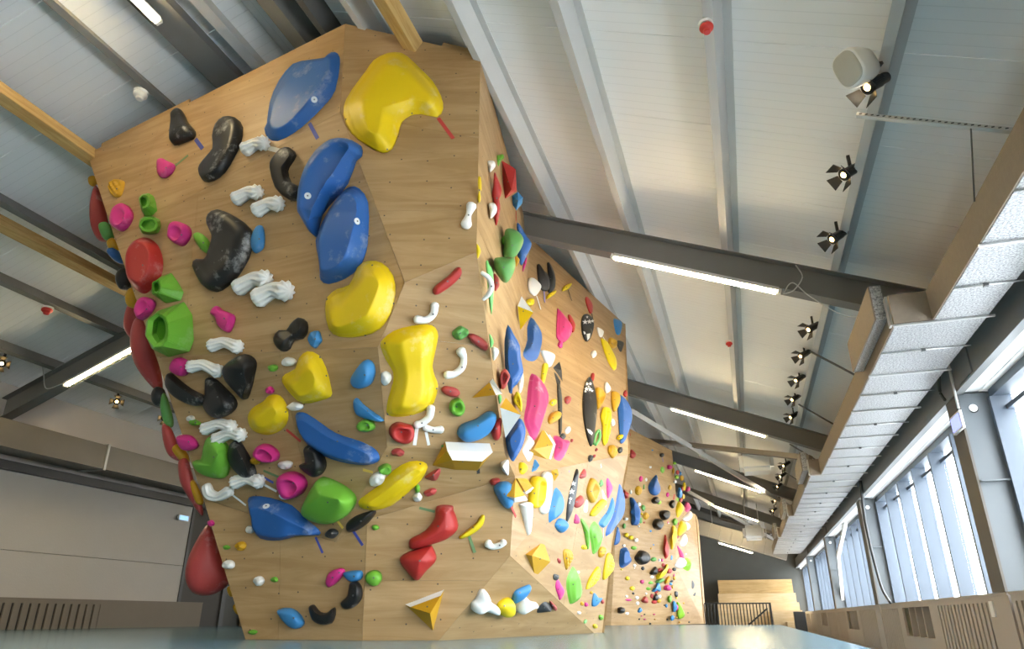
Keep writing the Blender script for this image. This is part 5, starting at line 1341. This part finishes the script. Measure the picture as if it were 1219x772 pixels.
FARH('y6', 'white', [(535,715),(560,640),(600,625),(640,660),(635,710),(590,740)], 'large white volume low on the distant prow', 0.16)
FARH('y6', 'lime', [(605,735),(625,660),(655,615),(705,650),(713,720),(690,770),(650,775)], 'large lime green volume on the last distant panel', 0.16, 'facet', spine=[(660,690)])
FARH('y6', 'rose', [(555,505),(575,520),(600,560),(625,610),(620,670),(600,660),(580,610)], 'rose pink long hold low on the distant prow', 0.10)
FARH('y7', 'lime', [(738,480),(765,530),(798,600),(795,635),(765,655),(745,640),(740,560)], 'lime green spike hold near the foot of the last distant panel', 0.12)
FARH('y7', 'sky', [(695,490),(705,470),(720,510),(728,550),(705,585),(697,545)], 'blue blade hold near the foot of the last distant panel', 0.08)
FARH('y7', 'pink', [(718,520),(732,505),(740,545),(728,570)], 'pink hold behind the blue blade of the last distant panel', 0.06)
FARH('y7', 'sky', [(672,640),(685,615),(702,630),(695,665),(678,672)], 'small blue hold at the foot of the last distant panel', 0.06)
FARH('y7', 'grey', [(870,350),(875,270),(885,252),(908,290),(905,330),(890,358)], 'dark grey crescent hold, upper of two on the last distant panel', 0.06)
FARH('y7', 'grey', [(872,415),(910,372),(922,385),(915,415),(895,430)], 'dark grey crescent hold, lower of two on the last distant panel', 0.06)
FARH('y7', 'lemon', [(520,250),(525,200),(570,175),(600,160),(610,110),(630,92),(638,130),(615,185),(580,225),(545,245)], 'yellow banana hold in the cluster at the distant prow foot', 0.14)
FARH('y7', 'moss', [(512,285),(520,262),(570,240),(600,245),(590,270),(545,290)], 'green bean hold under the distant yellow banana', 0.10)
FARH('y7', 'sky', [(475,370),(500,335),(515,335),(520,290),(545,285),(565,345),(555,375),(525,365),(500,378)], 'blue twin hold in the cluster at the distant prow foot', 0.10)
FARH('y7', 'pink', [(598,350),(610,315),(640,305),(668,335),(665,360),(630,365)], 'pink cap hold in the cluster at the distant prow foot', 0.10)
FARH('y7', 'black', [(455,195),(475,155),(510,118),(530,150),(525,190),(490,205)], 'black wedge hold above the distant yellow banana', 0.12)
FARH('y7', 'dusty_red', [(368,470),(385,440),(408,420),(432,455),(430,490),(395,490)], 'red triangle hold low on the distant wall', 0.10)
FARH('y7', 'grey', [(490,460),(498,415),(520,395),(540,430),(530,465)], 'dark grey hold in the distant red cluster', 0.10)
FARH('y7', 'green', [(640,470),(645,420),(668,415),(678,445),(660,488)], 'green oval hold below the distant pink cap', 0.08)
FARH('y7', 'orange', [(605,290),(620,240),(650,215),(665,240),(640,280),(615,297)], 'orange blade hold above the distant pink cap', 0.08)
FARH('y6', 'sky', [(485,650),(492,600),(505,585),(520,620),(515,660),(495,675)], 'blue hold low on the distant prow', 0.08)
FARH('y6', 'green', [(512,265),(520,235),(545,228),(562,262),(550,295),(525,300)], 'green ball hold between the distant yellow volumes', 0.12)
FARH('y5', 'sky', [(570,690),(580,610),(595,605),(612,660),(605,700)], 'light blue triangle volume high on the distant prow', 0.10)
FARH('y7', 'sky', [(332,580),(345,545),(360,535),(380,565),(355,590)], 'light blue chip hold low on the distant wall', 0.05)
# small ones, alike but for their place
SM = {
 'upper panel of the distant wall': [
  ('y5',157,207,12,20,'lemon'),('y5',217,200,15,38,'pink'),('y5',265,225,18,22,'lemon'),('y5',307,220,17,14,'sky'),('y5',290,392,22,24,'white'),('y5',412,420,24,34,'green'),
  ('y5',195,510,20,36,'pink'),('y5',172,630,34,46,'orange'),('y5',248,520,14,22,'white'),('y5',227,592,7,30,'moss'),('y5',95,645,10,22,'white'),('y5',490,600,19,30,'orange'),('y5',468,672,18,26,'pink'),
  ('y5',545,540,16,18,'white'),('y5',382,750,20,22,'lime'),('y6',180,85,17,22,'white'),('y6',222,120,18,34,'moss'),('y6',247,203,30,38,'orange'),('y6',193,250,16,32,'moss'),('y6',205,183,10,12,'lemon'),
  ('y6',48,235,19,16,'white'),('y6',28,305,15,28,'moss'),('y6',50,398,20,24,'lemon'),('y6',97,425,23,23,'lemon'),('y6',148,450,20,20,'white'),('y6',228,270,9,11,'dusty_red'),('y6',175,310,10,12,'white'),
  ('y6',293,358,14,14,'sky'),('y6',407,372,13,11,'orange'),('y6',368,425,12,14,'green'),('y6',325,497,16,16,'sky'),('y6',298,535,12,11,'orange'),('y6',388,505,19,24,'dusty_red'),('y6',405,590,13,26,'black'),('y6',478,280,10,16,'white')],
 'lower panel of the distant wall': [
  ('y6',22,505,15,15,'white'),('y6',125,530,28,20,'green'),('y6',325,648,30,24,'moss'),('y6',385,655,14,16,'white'),('y6',215,738,18,22,'grey'),('y6',130,710,17,18,'white'),
  ('y7',228,240,23,24,'lemon'),('y7',278,342,28,24,'lemon'),('y7',288,392,14,15,'grey'),('y7',218,422,16,15,'white'),('y7',240,460,34,12,'pink'),('y7',325,437,21,19,'white'),('y7',330,492,21,20,'white'),
  ('y7',225,597,22,15,'white'),('y7',378,275,22,23,'rose'),('y7',465,285,26,18,'green'),('y7',440,345,26,19,'green'),('y7',480,225,22,18,'white'),('y7',405,607,8,7,'grey'),('y7',350,655,8,9,'black'),
  ('y7',375,622,7,5,'pink'),('y7',405,657,12,7,'pink'),('y7',503,607,11,8,'pink'),('y7',512,656,8,6,'orange'),('y7',463,702,9,8,'black'),('y7',418,395,12,13,'white'),('y7',172,150,12,7,'lemon'),('y7',638,660,6,9,'grey'),
  ('y7',478,420,18,30,'dusty_red'),('y7',503,480,30,22,'red'),('y7',548,470,24,22,'orange'),('y7',520,378,17,22,'red'),('y7',558,425,17,20,'white'),('y7',562,155,30,24,'dusty_red'),('y7',595,105,20,22,'dusty_red'),('y7',628,520,12,20,'sky'),('y7',608,513,7,8,'grey')],
 'prow of the distant wall': [
  ('y5',540,352,16,16,'lime'),('y5',490,392,24,24,'pink'),('y5',530,430,10,34,'orange'),('y5',572,445,15,26,'dusty_red'),('y5',563,492,20,22,'lime'),('y5',615,505,19,28,'orange'),('y5',600,455,10,18,'sky'),
  ('y5',640,590,16,45,'yellow'),('y5',630,690,16,32,'orange'),('y5',606,728,14,22,'red'),('y5',568,720,14,20,'lime'),('y5',620,610,10,26,'dusty_red'),('y6',620,180,16,34,'grey'),('y6',572,285,12,26,'red'),
  ('y6',545,545,18,40,'grey'),('y6',570,560,12,34,'dusty_red'),('y6',568,420,16,26,'dusty_red'),('y6',575,455,16,18,'grey'),('y6',535,610,18,26,'green'),('y6',525,685,14,12,'orange'),('y6',470,270,12,18,'rose'),('y6',545,350,9,16,'moss'),('y6',412,655,11,18,'pink'),('y6',545,305,8,12,'sky')],
 'last panel of the distant wall': [
  ('y6',650,592,16,12,'white'),('y7',655,165,30,28,'dusty_red'),('y7',706,147,22,20,'grey'),('y7',680,268,18,12,'grey'),('y7',672,295,16,16,'sky'),('y7',712,235,12,26,'orange'),('y7',703,212,8,16,'pink'),('y7',690,325,10,24,'orange'),
  ('y7',730,400,17,32,'black'),('y7',805,295,15,15,'orange'),('y7',790,352,9,9,'orange'),('y7',803,492,9,11,'orange'),('y7',845,590,8,8,'grey'),('y7',858,685,9,9,'black'),('y7',730,192,10,9,'orange'),('y7',733,440,8,10,'lemon'),('y7',733,640,6,8,'orange'),('y7',675,400,7,6,'orange'),('y7',762,687,7,9,'orange')]}
BULK = ([], [])
for reg, lst in SM.items():
    for (cr, x, y, rx, ry, c) in lst: EL(cr, x, y, rx, ry, c, 'small hold', n=8, bulk=BULK)
me = bpy.data.meshes.new('small_climbing_holds'); me.from_pydata(BULK[0], [], [f for f, m_ in BULK[1]])
for c in BULKMATS: me.materials.append(hm(c))
for p_, (f, m_) in zip(me.polygons, BULK[1]): p_.material_index = m_; p_.use_smooth = True
tag(link(bpy.data.objects.new('small_climbing_holds', me)), 'many tiny multicoloured climbing holds scattered over the distant wall', 'climbing holds', kind='stuff')
# ------------------------------------------------------------------ lamps
def tube_lamp(p, q, label):
    """slim fluorescent batten hung under a rafter from p to q"""
    p, q = Vector(p), Vector(q)
    e = empty('tube_light', (p + q) / 2); tag(e, label, 'lamp', 'tube lights under the rafters')
    up = UPR if p.x > RIDX else UPL
    bar('lamp_housing', STEEL_L, p, q, 0.085, 0.035, e, up=up)
    d = (q - p).normalized(); dn = -up * 0.032
    bar('tube', TUBE, p + d * 0.02 + dn, q - d * 0.02 + dn, 0.028, 0.026, e, up=up)
    bar('end_cap', WHITE, q + dn * 0.5, q + d * 0.03 + dn * 0.5, 0.06, 0.05, e, up=up)
    bar('end_cap', WHITE, p - d * 0.03 + dn * 0.5, p + dn * 0.5, 0.06, 0.05, e, up=up)
    return e
WHERE = {2: 'first rafter by the wall', 3: 'second rafter, above the white heater', 4: 'third rafter behind the white heater', 5: 'fourth rafter before the sloping cross duct', 1: 'rafter over the mat'}
for i in (1, 2, 3, 4, 5):
    fy = FRAMES[i]
    def under(x): return Vector((x, fy - 0.06, roofz(x) - 0.345))
    tube_lamp(under(-1.0), under(0.66), 'warm tube light on the right slope of the ' + WHERE[i])
    if i in (1, 2): tube_lamp(under(-8.75), under(-7.1), 'warm tube light on the left slope of the ' + WHERE[i])
a = onY(158, 0, 3.3); 
def on_left_roof(px, py, drop):
    d = ray(px, py); t = (RIDZ - RS * RIDX - drop - CAMH) / (d.z - RS * d.x); return d * t + CAMP
p1 = on_left_roof(187, 23, 0.05); p2 = p1 + Vector((0, -1.6, 0))
tube_lamp(p2, p1, 'warm tube light on the wide ridge channel above the wall top')
# cables to the first lamps
def sag(name, pts, r, m, label):
    P = crom([Vector(p) for p in pts], 8)
    return tag(tube(name, m, P, r), label, 'cable')
sag('lamp_cable', [(0.70, 6.98, 3.20), (0.80, 6.96, 3.30), (0.95, 6.97, 3.12), (1.25, 6.95, 2.86), (1.62, 6.9, 2.86)], 0.006, CABLE, 'pale cable drooping from the first tube light to the foil duct')
sag('lamp_cable', [(0.86, 6.98, 3.50), (0.90, 6.96, 3.35), (0.80, 6.97, 3.22), (0.70, 6.98, 3.20)], 0.006, CABLE, 'pale cable loop at the end of the first tube light')
pL = [onY(px, py, 6.95) for px, py in ((82, 456), (73, 457), (55, 462), (52, 445), (50, 432))]
sag('lamp_cable', pL, 0.007, CABLE, 'pale cable hanging below the junction box on the left rafter')
jb = onY(46, 431, 6.95)
tag(box('junction_box', WHITE, jb.x - 0.05, jb.x + 0.05, jb.y - 0.03, jb.y + 0.03, jb.z - 0.04, jb.z + 0.04, bev=0.006), 'small white junction box on the left rafter', 'box')

# spot lights with barn doors
def spot_meshes():
    P = {}
    bm = bmesh.new(); bm_tube(bm, [(0, 0, -.10), (0, 0, -.095), (0, 0, -.03), (0, 0, -.03), (0, 0, .06), (0, 0, .06), (0, 0, .085)], [.02, .036, .036, .042, .042, .05, .05], 16, caps=True)
    P['lamp_body'] = (bm, BLACK)
    bm = bmesh.new(); bmesh.ops.create_uvsphere(bm, u_segments=12, v_segments=6, radius=0.024)
    for v in bm.verts: v.co.z = v.co.z * 0.4 + 0.088
    P['lamp_lens'] = (bm, LENS)
    bm = bmesh.new(); bm_box(bm, -.052, -.046, -.012, .012, -.02, .06); bm_box(bm, .046, .052, -.012, .012, -.02, .06); bm_box(bm, -.052, .052, -.012, .012, -.026, -.02)
    P['yoke'] = (bm, BLACK)
    out = {}
    for k, (bm, m) in P.items():
        bmesh.ops.recalc_face_normals(bm, faces=bm.faces[:])
        me = bpy.data.meshes.new(k); bm.to_mesh(me); bm.free(); me.materials.append(m)
        if k != 'yoke':
            for p in me.polygons: p.use_smooth = True
        out[k] = me
    bm = bmesh.new()
    q = [(-.03, .05, .085), (.03, .05, .085), (.055, .10, .15), (-.055, .10, .15)]
    lo = [bm.verts.new(p) for p in q]; hi = [bm.verts.new((p[0], p[1] + .003, p[2] - .002)) for p in q]
    bm.faces.new(lo); bm.faces.new(hi[::-1])
    for i in range(4): bm.faces.new((lo[i], hi[i], hi[(i + 1) % 4], lo[(i + 1) % 4]))
    me = bpy.data.meshes.new('barn_door'); bm.to_mesh(me); bm.free(); me.materials.append(BLACK); out['barn_door'] = me
    bm = bmesh.new(); bm_box(bm, -.012, .012, -.012, .012, 0, .12)
    me = bpy.data.meshes.new('bracket'); bm.to_mesh(me); bm.free(); me.materials.append(BLACK); out['bracket'] = me
    return out
SPM = spot_meshes()
def spotlight(pos, aim, label, group, power=0.0):
    e = empty('spot_light', pos); tag(e, label, 'lamp', group)
    d = Vector(aim).normalized(); q = d.to_track_quat('Z', 'Y').to_euler()
    for k in ('lamp_body', 'lamp_lens', 'yoke'):
        o = bpy.data.objects.new(k, SPM[k]); link(o, e); o.rotation_euler = q
    for i in range(4):
        o = bpy.data.objects.new('barn_door', SPM['barn_door']); link(o, e)
        o.rotation_mode = 'QUATERNION'; o.rotation_quaternion = d.to_track_quat('Z', 'Y') @ Matrix.Rotation(i * math.pi / 2, 3, 'Z').to_quaternion()
    o = bpy.data.objects.new('bracket', SPM['bracket']); link(o, e); o.location = (0, 0, 0.02)
    if power:
        ld = bpy.data.lights.new('spot_beam', 'SPOT'); ld.energy = power; ld.color = (1.0, 0.84, 0.62); ld.spot_size = math.radians(75); ld.spot_blend = 0.6; ld.shadow_soft_size = 0.03
        lo = bpy.data.objects.new('spot_beam', ld); link(lo, e); lo.location = d * 0.11; lo.rotation_euler = (-d).to_track_quat('Z', 'Y').to_euler()
    return e
SPX = [(1043, 98, 'black spotlight with barn doors beside the white loudspeaker'), (1013, 203, 'black spotlight with barn doors below the perforated rail'), (998, 280, 'black spotlight with barn doors just before the first rafter')]
for px, py, lab in SPX:
    spotlight(onX(px, py, 1.16), (-0.75, -0.35, -0.55), lab, None, 14.0)
for px, py in ((968, 389), (958, 421), (952, 450), (947, 473), (945, 494)):
    spotlight(onX(px, py, 1.14), (-0.75, -0.45, -0.5), 'small black spotlight in the row between the first and second rafters', 'spotlights between the first and second rafters', 14.0)
for px, py in ((936, 552), (932, 565), (928, 577), (925, 594), (922, 606), (919, 615)):
    spotlight(onX(px, py, 1.12), (-0.75, -0.45, -0.5), 'tiny black spotlight in the row beyond the second rafter', 'spotlights beyond the second rafter', 26.0)
for (px, py, yy) in ((3, 432, 6.4), (139, 477, 8.4), (195, 497, 9.4)):
    spotlight(onY(px, py, yy), (0.7, -0.6, -0.35), 'glowing spotlight under the dark left roof slope', 'spotlights under the left roof', 14.0)

# loudspeaker
sp = onX(1019, 80, 1.02)
e = empty('loudspeaker', sp); tag(e, 'white rounded loudspeaker on the purlin beside a black spotlight', 'loudspeaker')
def loft(rings, cap=True):
    bm = bmesh.new(); R = []
    for (w_, h_, z_) in rings:
        row = []
        for k in range(28):
            a = 2 * math.pi * k / 28; ca, sa = math.cos(a), math.sin(a)
            row.append(bm.verts.new((w_ * abs(ca) ** 0.7 * (1 if ca > 0 else -1), h_ * abs(sa) ** 0.7 * (1 if sa > 0 else -1), z_)))
        R.append(row)
    for a, b in zip(R, R[1:]):
        for k in range(28): bm.faces.new((a[k], a[(k + 1) % 28], b[(k + 1) % 28], b[k]))
    bm.faces.new(R[0][::-1]); bm.faces.new(R[-1])
    bmesh.ops.recalc_face_normals(bm, faces=bm.faces[:])
    return bm
q_ = Vector((-0.72, -0.52, -0.40)).to_track_quat('Z', 'Y').to_euler()
b_ = mesh_obj('speaker_case', loft([(.06, .075, -.10), (.085, .10, -.09), (.095, .115, -.02), (.098, .12, .06), (.092, .115, .078)]), WHITE, e, smooth=True); b_.rotation_euler = q_
g = mesh_obj('speaker_grille', loft([(.084, .106, .076), (.084, .106, .082), (.07, .09, .086)]), mat('grille_cream', (0.46, 0.45, 0.40), 0.7), b_, smooth=True)
bar('speaker_bracket', STEEL_D, sp + Vector((.05, .04, 0.02)), sp + Vector((.17, .09, .06)), 0.03, 0.02, e)

# round sensors
def sensor(pos, m, label, cat, r=0.05):
    e = empty('smoke_detector', pos); tag(e, label, cat)
    bm = bmesh.new(); bmesh.ops.create_cone(bm, cap_ends=True, segments=18, radius1=r * .9, radius2=r, depth=0.02)
    o = mesh_obj('base', bm, WHITE, e); o.location = (0, 0, 0.03)
    bm = bmesh.new(); bmesh.ops.create_uvsphere(bm, u_segments=16, v_segments=8, radius=r * 0.95)
    for v in bm.verts: v.co.z *= 0.62
    mesh_obj('cover', bm, m, e, smooth=True)
    bm = bmesh.new(); bmesh.ops.create_cone(bm, cap_ends=True, segments=14, radius1=r * .45, radius2=r * .55, depth=0.025)
    o = mesh_obj('cap', bm, m, e); o.location = (0, 0, -r * .6)
    return e
sensor(onRoof(841, 33, 0.05), RED, 'red round alarm sounder on the purlin high above the mat', 'alarm')
sensor(onRoof(868, 409, 0.05), RED, 'red round alarm sounder on the purlin past the first rafter', 'alarm')
sensor(on_left_roof(56, 369, 0.05), RED, 'red round alarm sounder on the dark left purlin', 'alarm', 0.07)
sensor(on_left_roof(167, 113, 0.06), WHITE, 'white round detector on the grey purlin above the top left corner', 'detector', 0.07)

DZ1_ = 2.45
# perforated rail and hangers by the duct
ra, rb = onX(1020, 137, 1.02), Vector((2.33, 4.42, 3.02))
rb = onX(1218, 157, 1.80)
e = empty('hanger_rail', ra); tag(e, 'perforated metal rail spanning from the purlin towards the foil duct', 'rail')
bar('rail', GALV, ra, rb, 0.035, 0.022, e)
n = 26
for i in range(n):
    t = (i + 0.6) / n
    c_ = ra.lerp(rb, t)
    s_ = box('slot', BLACK, c_.x - .009, c_.x + .009, c_.y - .019, c_.y - .0178, c_.z - .004, c_.z + .004, e)
hr = ra.lerp(rb, 0.71)
tag(tube('hanger_rod', STEEL_D, [hr, onX(1160, 240, 1.55)], 0.005), 'thin rod hanging from the perforated rail', 'rod')
for yy in (9.4, 12.0, 15.0, 18.0):
    a_, b_ = Vector((1.15, yy, roofz(1.15) - 0.02)), Vector((1.75, yy, roofz(1.75) - 0.25))
    tag(bar('hanger_rail', STEEL_D, a_, b_, 0.03, 0.02), 'dark rail from the purlin to the foil duct beyond the first rafter', 'rail', 'far duct hanger rails')

# foil duct along the window wall, widening in steps
DX1, DZ0, DZ1 = 1.925, 2.21, 2.44
du = empty('foil_duct', (1.74, 8, DZ0)); tag(du, 'long foil wrapped air duct running above the windows, widening in steps', 'duct')
STEPS = [(-3.0, 5.55, 1.57), (5.55, 11.9, 1.31), (11.9, 16.9, 1.16), (16.9, 21.5, 1.06), (21.5, 27.5, 1.0)]
for si, (ya, yb, x0) in enumerate(STEPS):
    n = round((yb - ya) / 0.62); L_ = (yb - ya) / n
    for k in range(n):
        a = ya + k * L_
        box('duct_section', FOIL, x0, DX1, a + 0.004, a + L_ - 0.004, DZ0, DZ1, du)
        if k % 2 == 0:
            box('duct_clamp', GALV, x0 - 0.02, DX1 + 0.04, a - 0.012, a + 0.012, DZ0 - 0.016, DZ0 - 0.002, du)
        else:
            tube('clamp_rod', GALV, [(x0 - 0.01, a, DZ0 - 0.010), (DX1 + 0.04, a, DZ0 - 0.010)], 0.006, du)
            box('rod_nut', STEEL_D, (x0 + DX1) / 2 - .015, (x0 + DX1) / 2 + .015, a - 0.012, a + 0.012, DZ0 - 0.022, DZ0 - 0.002, du)
    box('duct_side', FIBRE, x0 - 0.012, x0, ya, yb, DZ0 + 0.004, DZ1, du)
    box('duct_top', FIBRE, x0 - 0.012, DX1, ya, yb, DZ1, DZ1 + 0.012, du)
    if si:
        box('step_face', FIBRE, x0 - 0.012, STEPS[si - 1][2], ya - 0.014, ya, DZ0 + 0.004, DZ1 + 0.012, du)
        e = empty('duct_outlet', (x0, ya, DZ1)); e.parent = du; e.location = Vector((x0, ya, DZ1)) - wl(du)
        box('outlet_neck', GALV, x0 - 0.03, x0 + 0.06, ya + 0.03, ya + 0.10, DZ0 + 0.01, DZ1 + 0.02, e)
        box('outlet_flange', FOIL, x0 - 0.10, x0 - 0.02, ya + 0.12, ya + 1.45, DZ1 - 0.13, DZ1 + 0.16, e)
        box('outlet_face', FIBRE, x0 - 0.112, x0 - 0.10, ya + 0.12, ya + 1.45, DZ1 - 0.13, DZ1 + 0.16, e)
# black cables by the columns
sag('power_cable', [onX(1024, 571, 2.0), onX(1030, 620, 2.0), onX(1040, 665, 2.02), onX(1050, 700, 2.02), onX(1060, 717, 2.03)], 0.022, BLACK, 'thick black cable hanging down beside the second column')
sag('power_cable', [onX(1118, 448, 1.98), onX(1119, 466, 1.98), onX(1125, 476, 1.99)], 0.014, BLACK, 'short black cable loop over the first column')
tag(tube('conduit', mat('conduit_grey', (0.55, 0.55, 0.54), 0.5), [onX(1129, 434, 2.0), onX(1141, 486, 2.0)], 0.012), 'grey conduit running down to the blue sign on the first column', 'conduit')
e = empty('column_sign', onX(1140, 503, 2.0)); tag(e, 'small blue and white sign fixed on the first column', 'sign')
c_ = onX(1140, 503, 2.0)
box('sign_case', WHITE, c_.x - .012, c_.x + .01, c_.y - .16, c_.y + .16, c_.z - .08, c_.z + .08, e)
box('sign_face', mat('sign_violet', (0.22, 0.26, 0.75), 0.4, emit=0.6), c_.x - .016, c_.x - .012, c_.y - .13, c_.y + .14, c_.z - .06, c_.z + .06, e)
# white air heaters
def heater(c, w, label):
    e = empty('air_heater', c); tag(e, label, 'heater')
    bm = bmesh.new(); bm_box(bm, -w / 2, w / 2, -.35, .35, -.22, .22)
    bmesh.ops.bevel(bm, geom=bm.edges[:], offset=0.09, segments=3, affect='EDGES')
    mesh_obj('heater_case', bm, WHITE, e)
    box('heater_vent', BLACK, c.x - w / 2 - .004, c.x - w / 2 + .004, c.y - .20, c.y + .12, c.z - .10, c.z + .10, e)
    first = None
    for i in range(3): box('louvre', WHITE, c.x - w / 2 - .012, c.x - w / 2, c.y - .20, c.y + .12, c.z - .08 + i * .07, c.z - .07 + i * .07, e)
    for s_ in (-1, 1): tube('hanger', GALV, [c + Vector((s_ * w * .3, 0, .2)), c + Vector((s_ * w * .3, 0, roofz(c.x) - c.z - s_ * w * .12))], 0.012, e)
heater(onY(900, 551, 16.4), 0.72, 'white box air heater hanging below the brown brace')
heater(onY(897, 634, 25.0), 0.66, 'white box air heater hanging near the sloping cross duct')
# sloping cross duct at the far end
cd = empty('cross_duct', (0, 29, 3)); tag(cd, 'sloping rectangular duct crossing the far end of the hall', 'duct')
pa, pb = onY(820, 624, 28.6), onY(938, 658, 28.6)
segs = 9
for i in range(segs):
    bar('duct_section', mat('cross_duct_foil', (0.36, 0.34, 0.31), 0.45, metal=0.5, vary=0.08, vscale=6), pa.lerp(pb, i / segs), pa.lerp(pb, (i + 0.985) / segs), 0.5, 0.52, cd, up=UPR)
for xx in (-1.0, 0.9):
    tube('hanger', GALV, [(xx, 28.6, pa.z + (pb.z - pa.z) * (xx - pa.x) / (pb.x - pa.x)), (xx, 28.6, roofz(xx) + 0.24)], 0.015, cd)
tube_lamp(onY(856, 645, 28.6), onY(896, 657, 28.6), 'warm tube light under the sloping cross duct')
# bleacher steps at the far end
bl_ = empty('wooden_steps', (0.3, 30.5, LFLOOR)); tag(bl_, 'pale birch stepped seating at the far end of the hall', 'bleacher')
def uvbox(name, m, x0, x1, y0, y1, z0, z1, parent):
    o = box(name, m, x0, x1, y0, y1, z0, z1, parent)
    uv = o.data.uv_layers.new(name='UV')
    for l in o.data.loops:
        v = o.data.vertices[l.vertex_index].co; uv.data[l.index].uv = (v.x + v.y * .3, v.z + v.y)
    return o
BIRCH_D = plywood('honey_birch', (0.66, 0.46, 0.22), (0.55, 0.36, 0.15), holes=False)
uvbox('back_panel', BIRCH_D, -1.15, 1.75, 32.2, 32.5, LFLOOR, 1.58, bl_)
uvbox('seat_step', PALEWOOD, -1.15, 1.75, 30.9, 32.2, LFLOOR, 1.02, bl_)
uvbox('seat_step', PALEWOOD, -1.15, 1.75, 29.6, 30.9, LFLOOR, 0.66, bl_)
uvbox('seat_step', PALEWOOD, 0.75, 1.75, 28.4, 29.6, LFLOOR, 0.38, bl_)
uvbox('seat_step', PALEWOOD, 1.15, 1.75, 27.2, 28.4, LFLOOR, 0.0, bl_)
tag(box('litter_bin', BLACK, 1.15, 1.45, 22.4, 22.75, LFLOOR, 0.30, bev=0.02), 'black bin standing beside the far end of the radiator covers', 'bin')
# railing
rl = empty('railing', (-0.2, 18.6, LFLOOR)); tag(rl, 'black steel railing with vertical bars beyond the mat', 'railing')
RY = 18.6
xa, xb = onY(838, 718, RY).x, onY(916, 718, RY).x
zt = onY(880, 717, RY).z
box('top_rail', BLACK, xa, xb + 0.03, RY - .02, RY + .02, zt - .03, zt, rl)
box('bottom_rail', BLACK, xa, xb, RY - .015, RY + .015, LFLOOR + .05, LFLOOR + .08, rl)
box('end_post', BLACK, xb - .02, xb + .03, RY - .025, RY + .025, LFLOOR, zt, rl)
nb = 20; first = None
for i in range(nb):
    x = xa + (xb - xa) * i / nb
    if first is None: first = box('bar', BLACK, x - .012, x + .012, RY - .012, RY + .012, LFLOOR + .08, zt - .03, rl)
    else: dupe(first, Vector(first.location) + Vector(((xb - xa) * i / nb, 0, 0)), rl)
bar('stair_handrail', BLACK, (xb - .05, RY + .35, zt - .12), (xa + .75, RY + .5, LFLOOR + .15), 0.035, 0.035, rl)
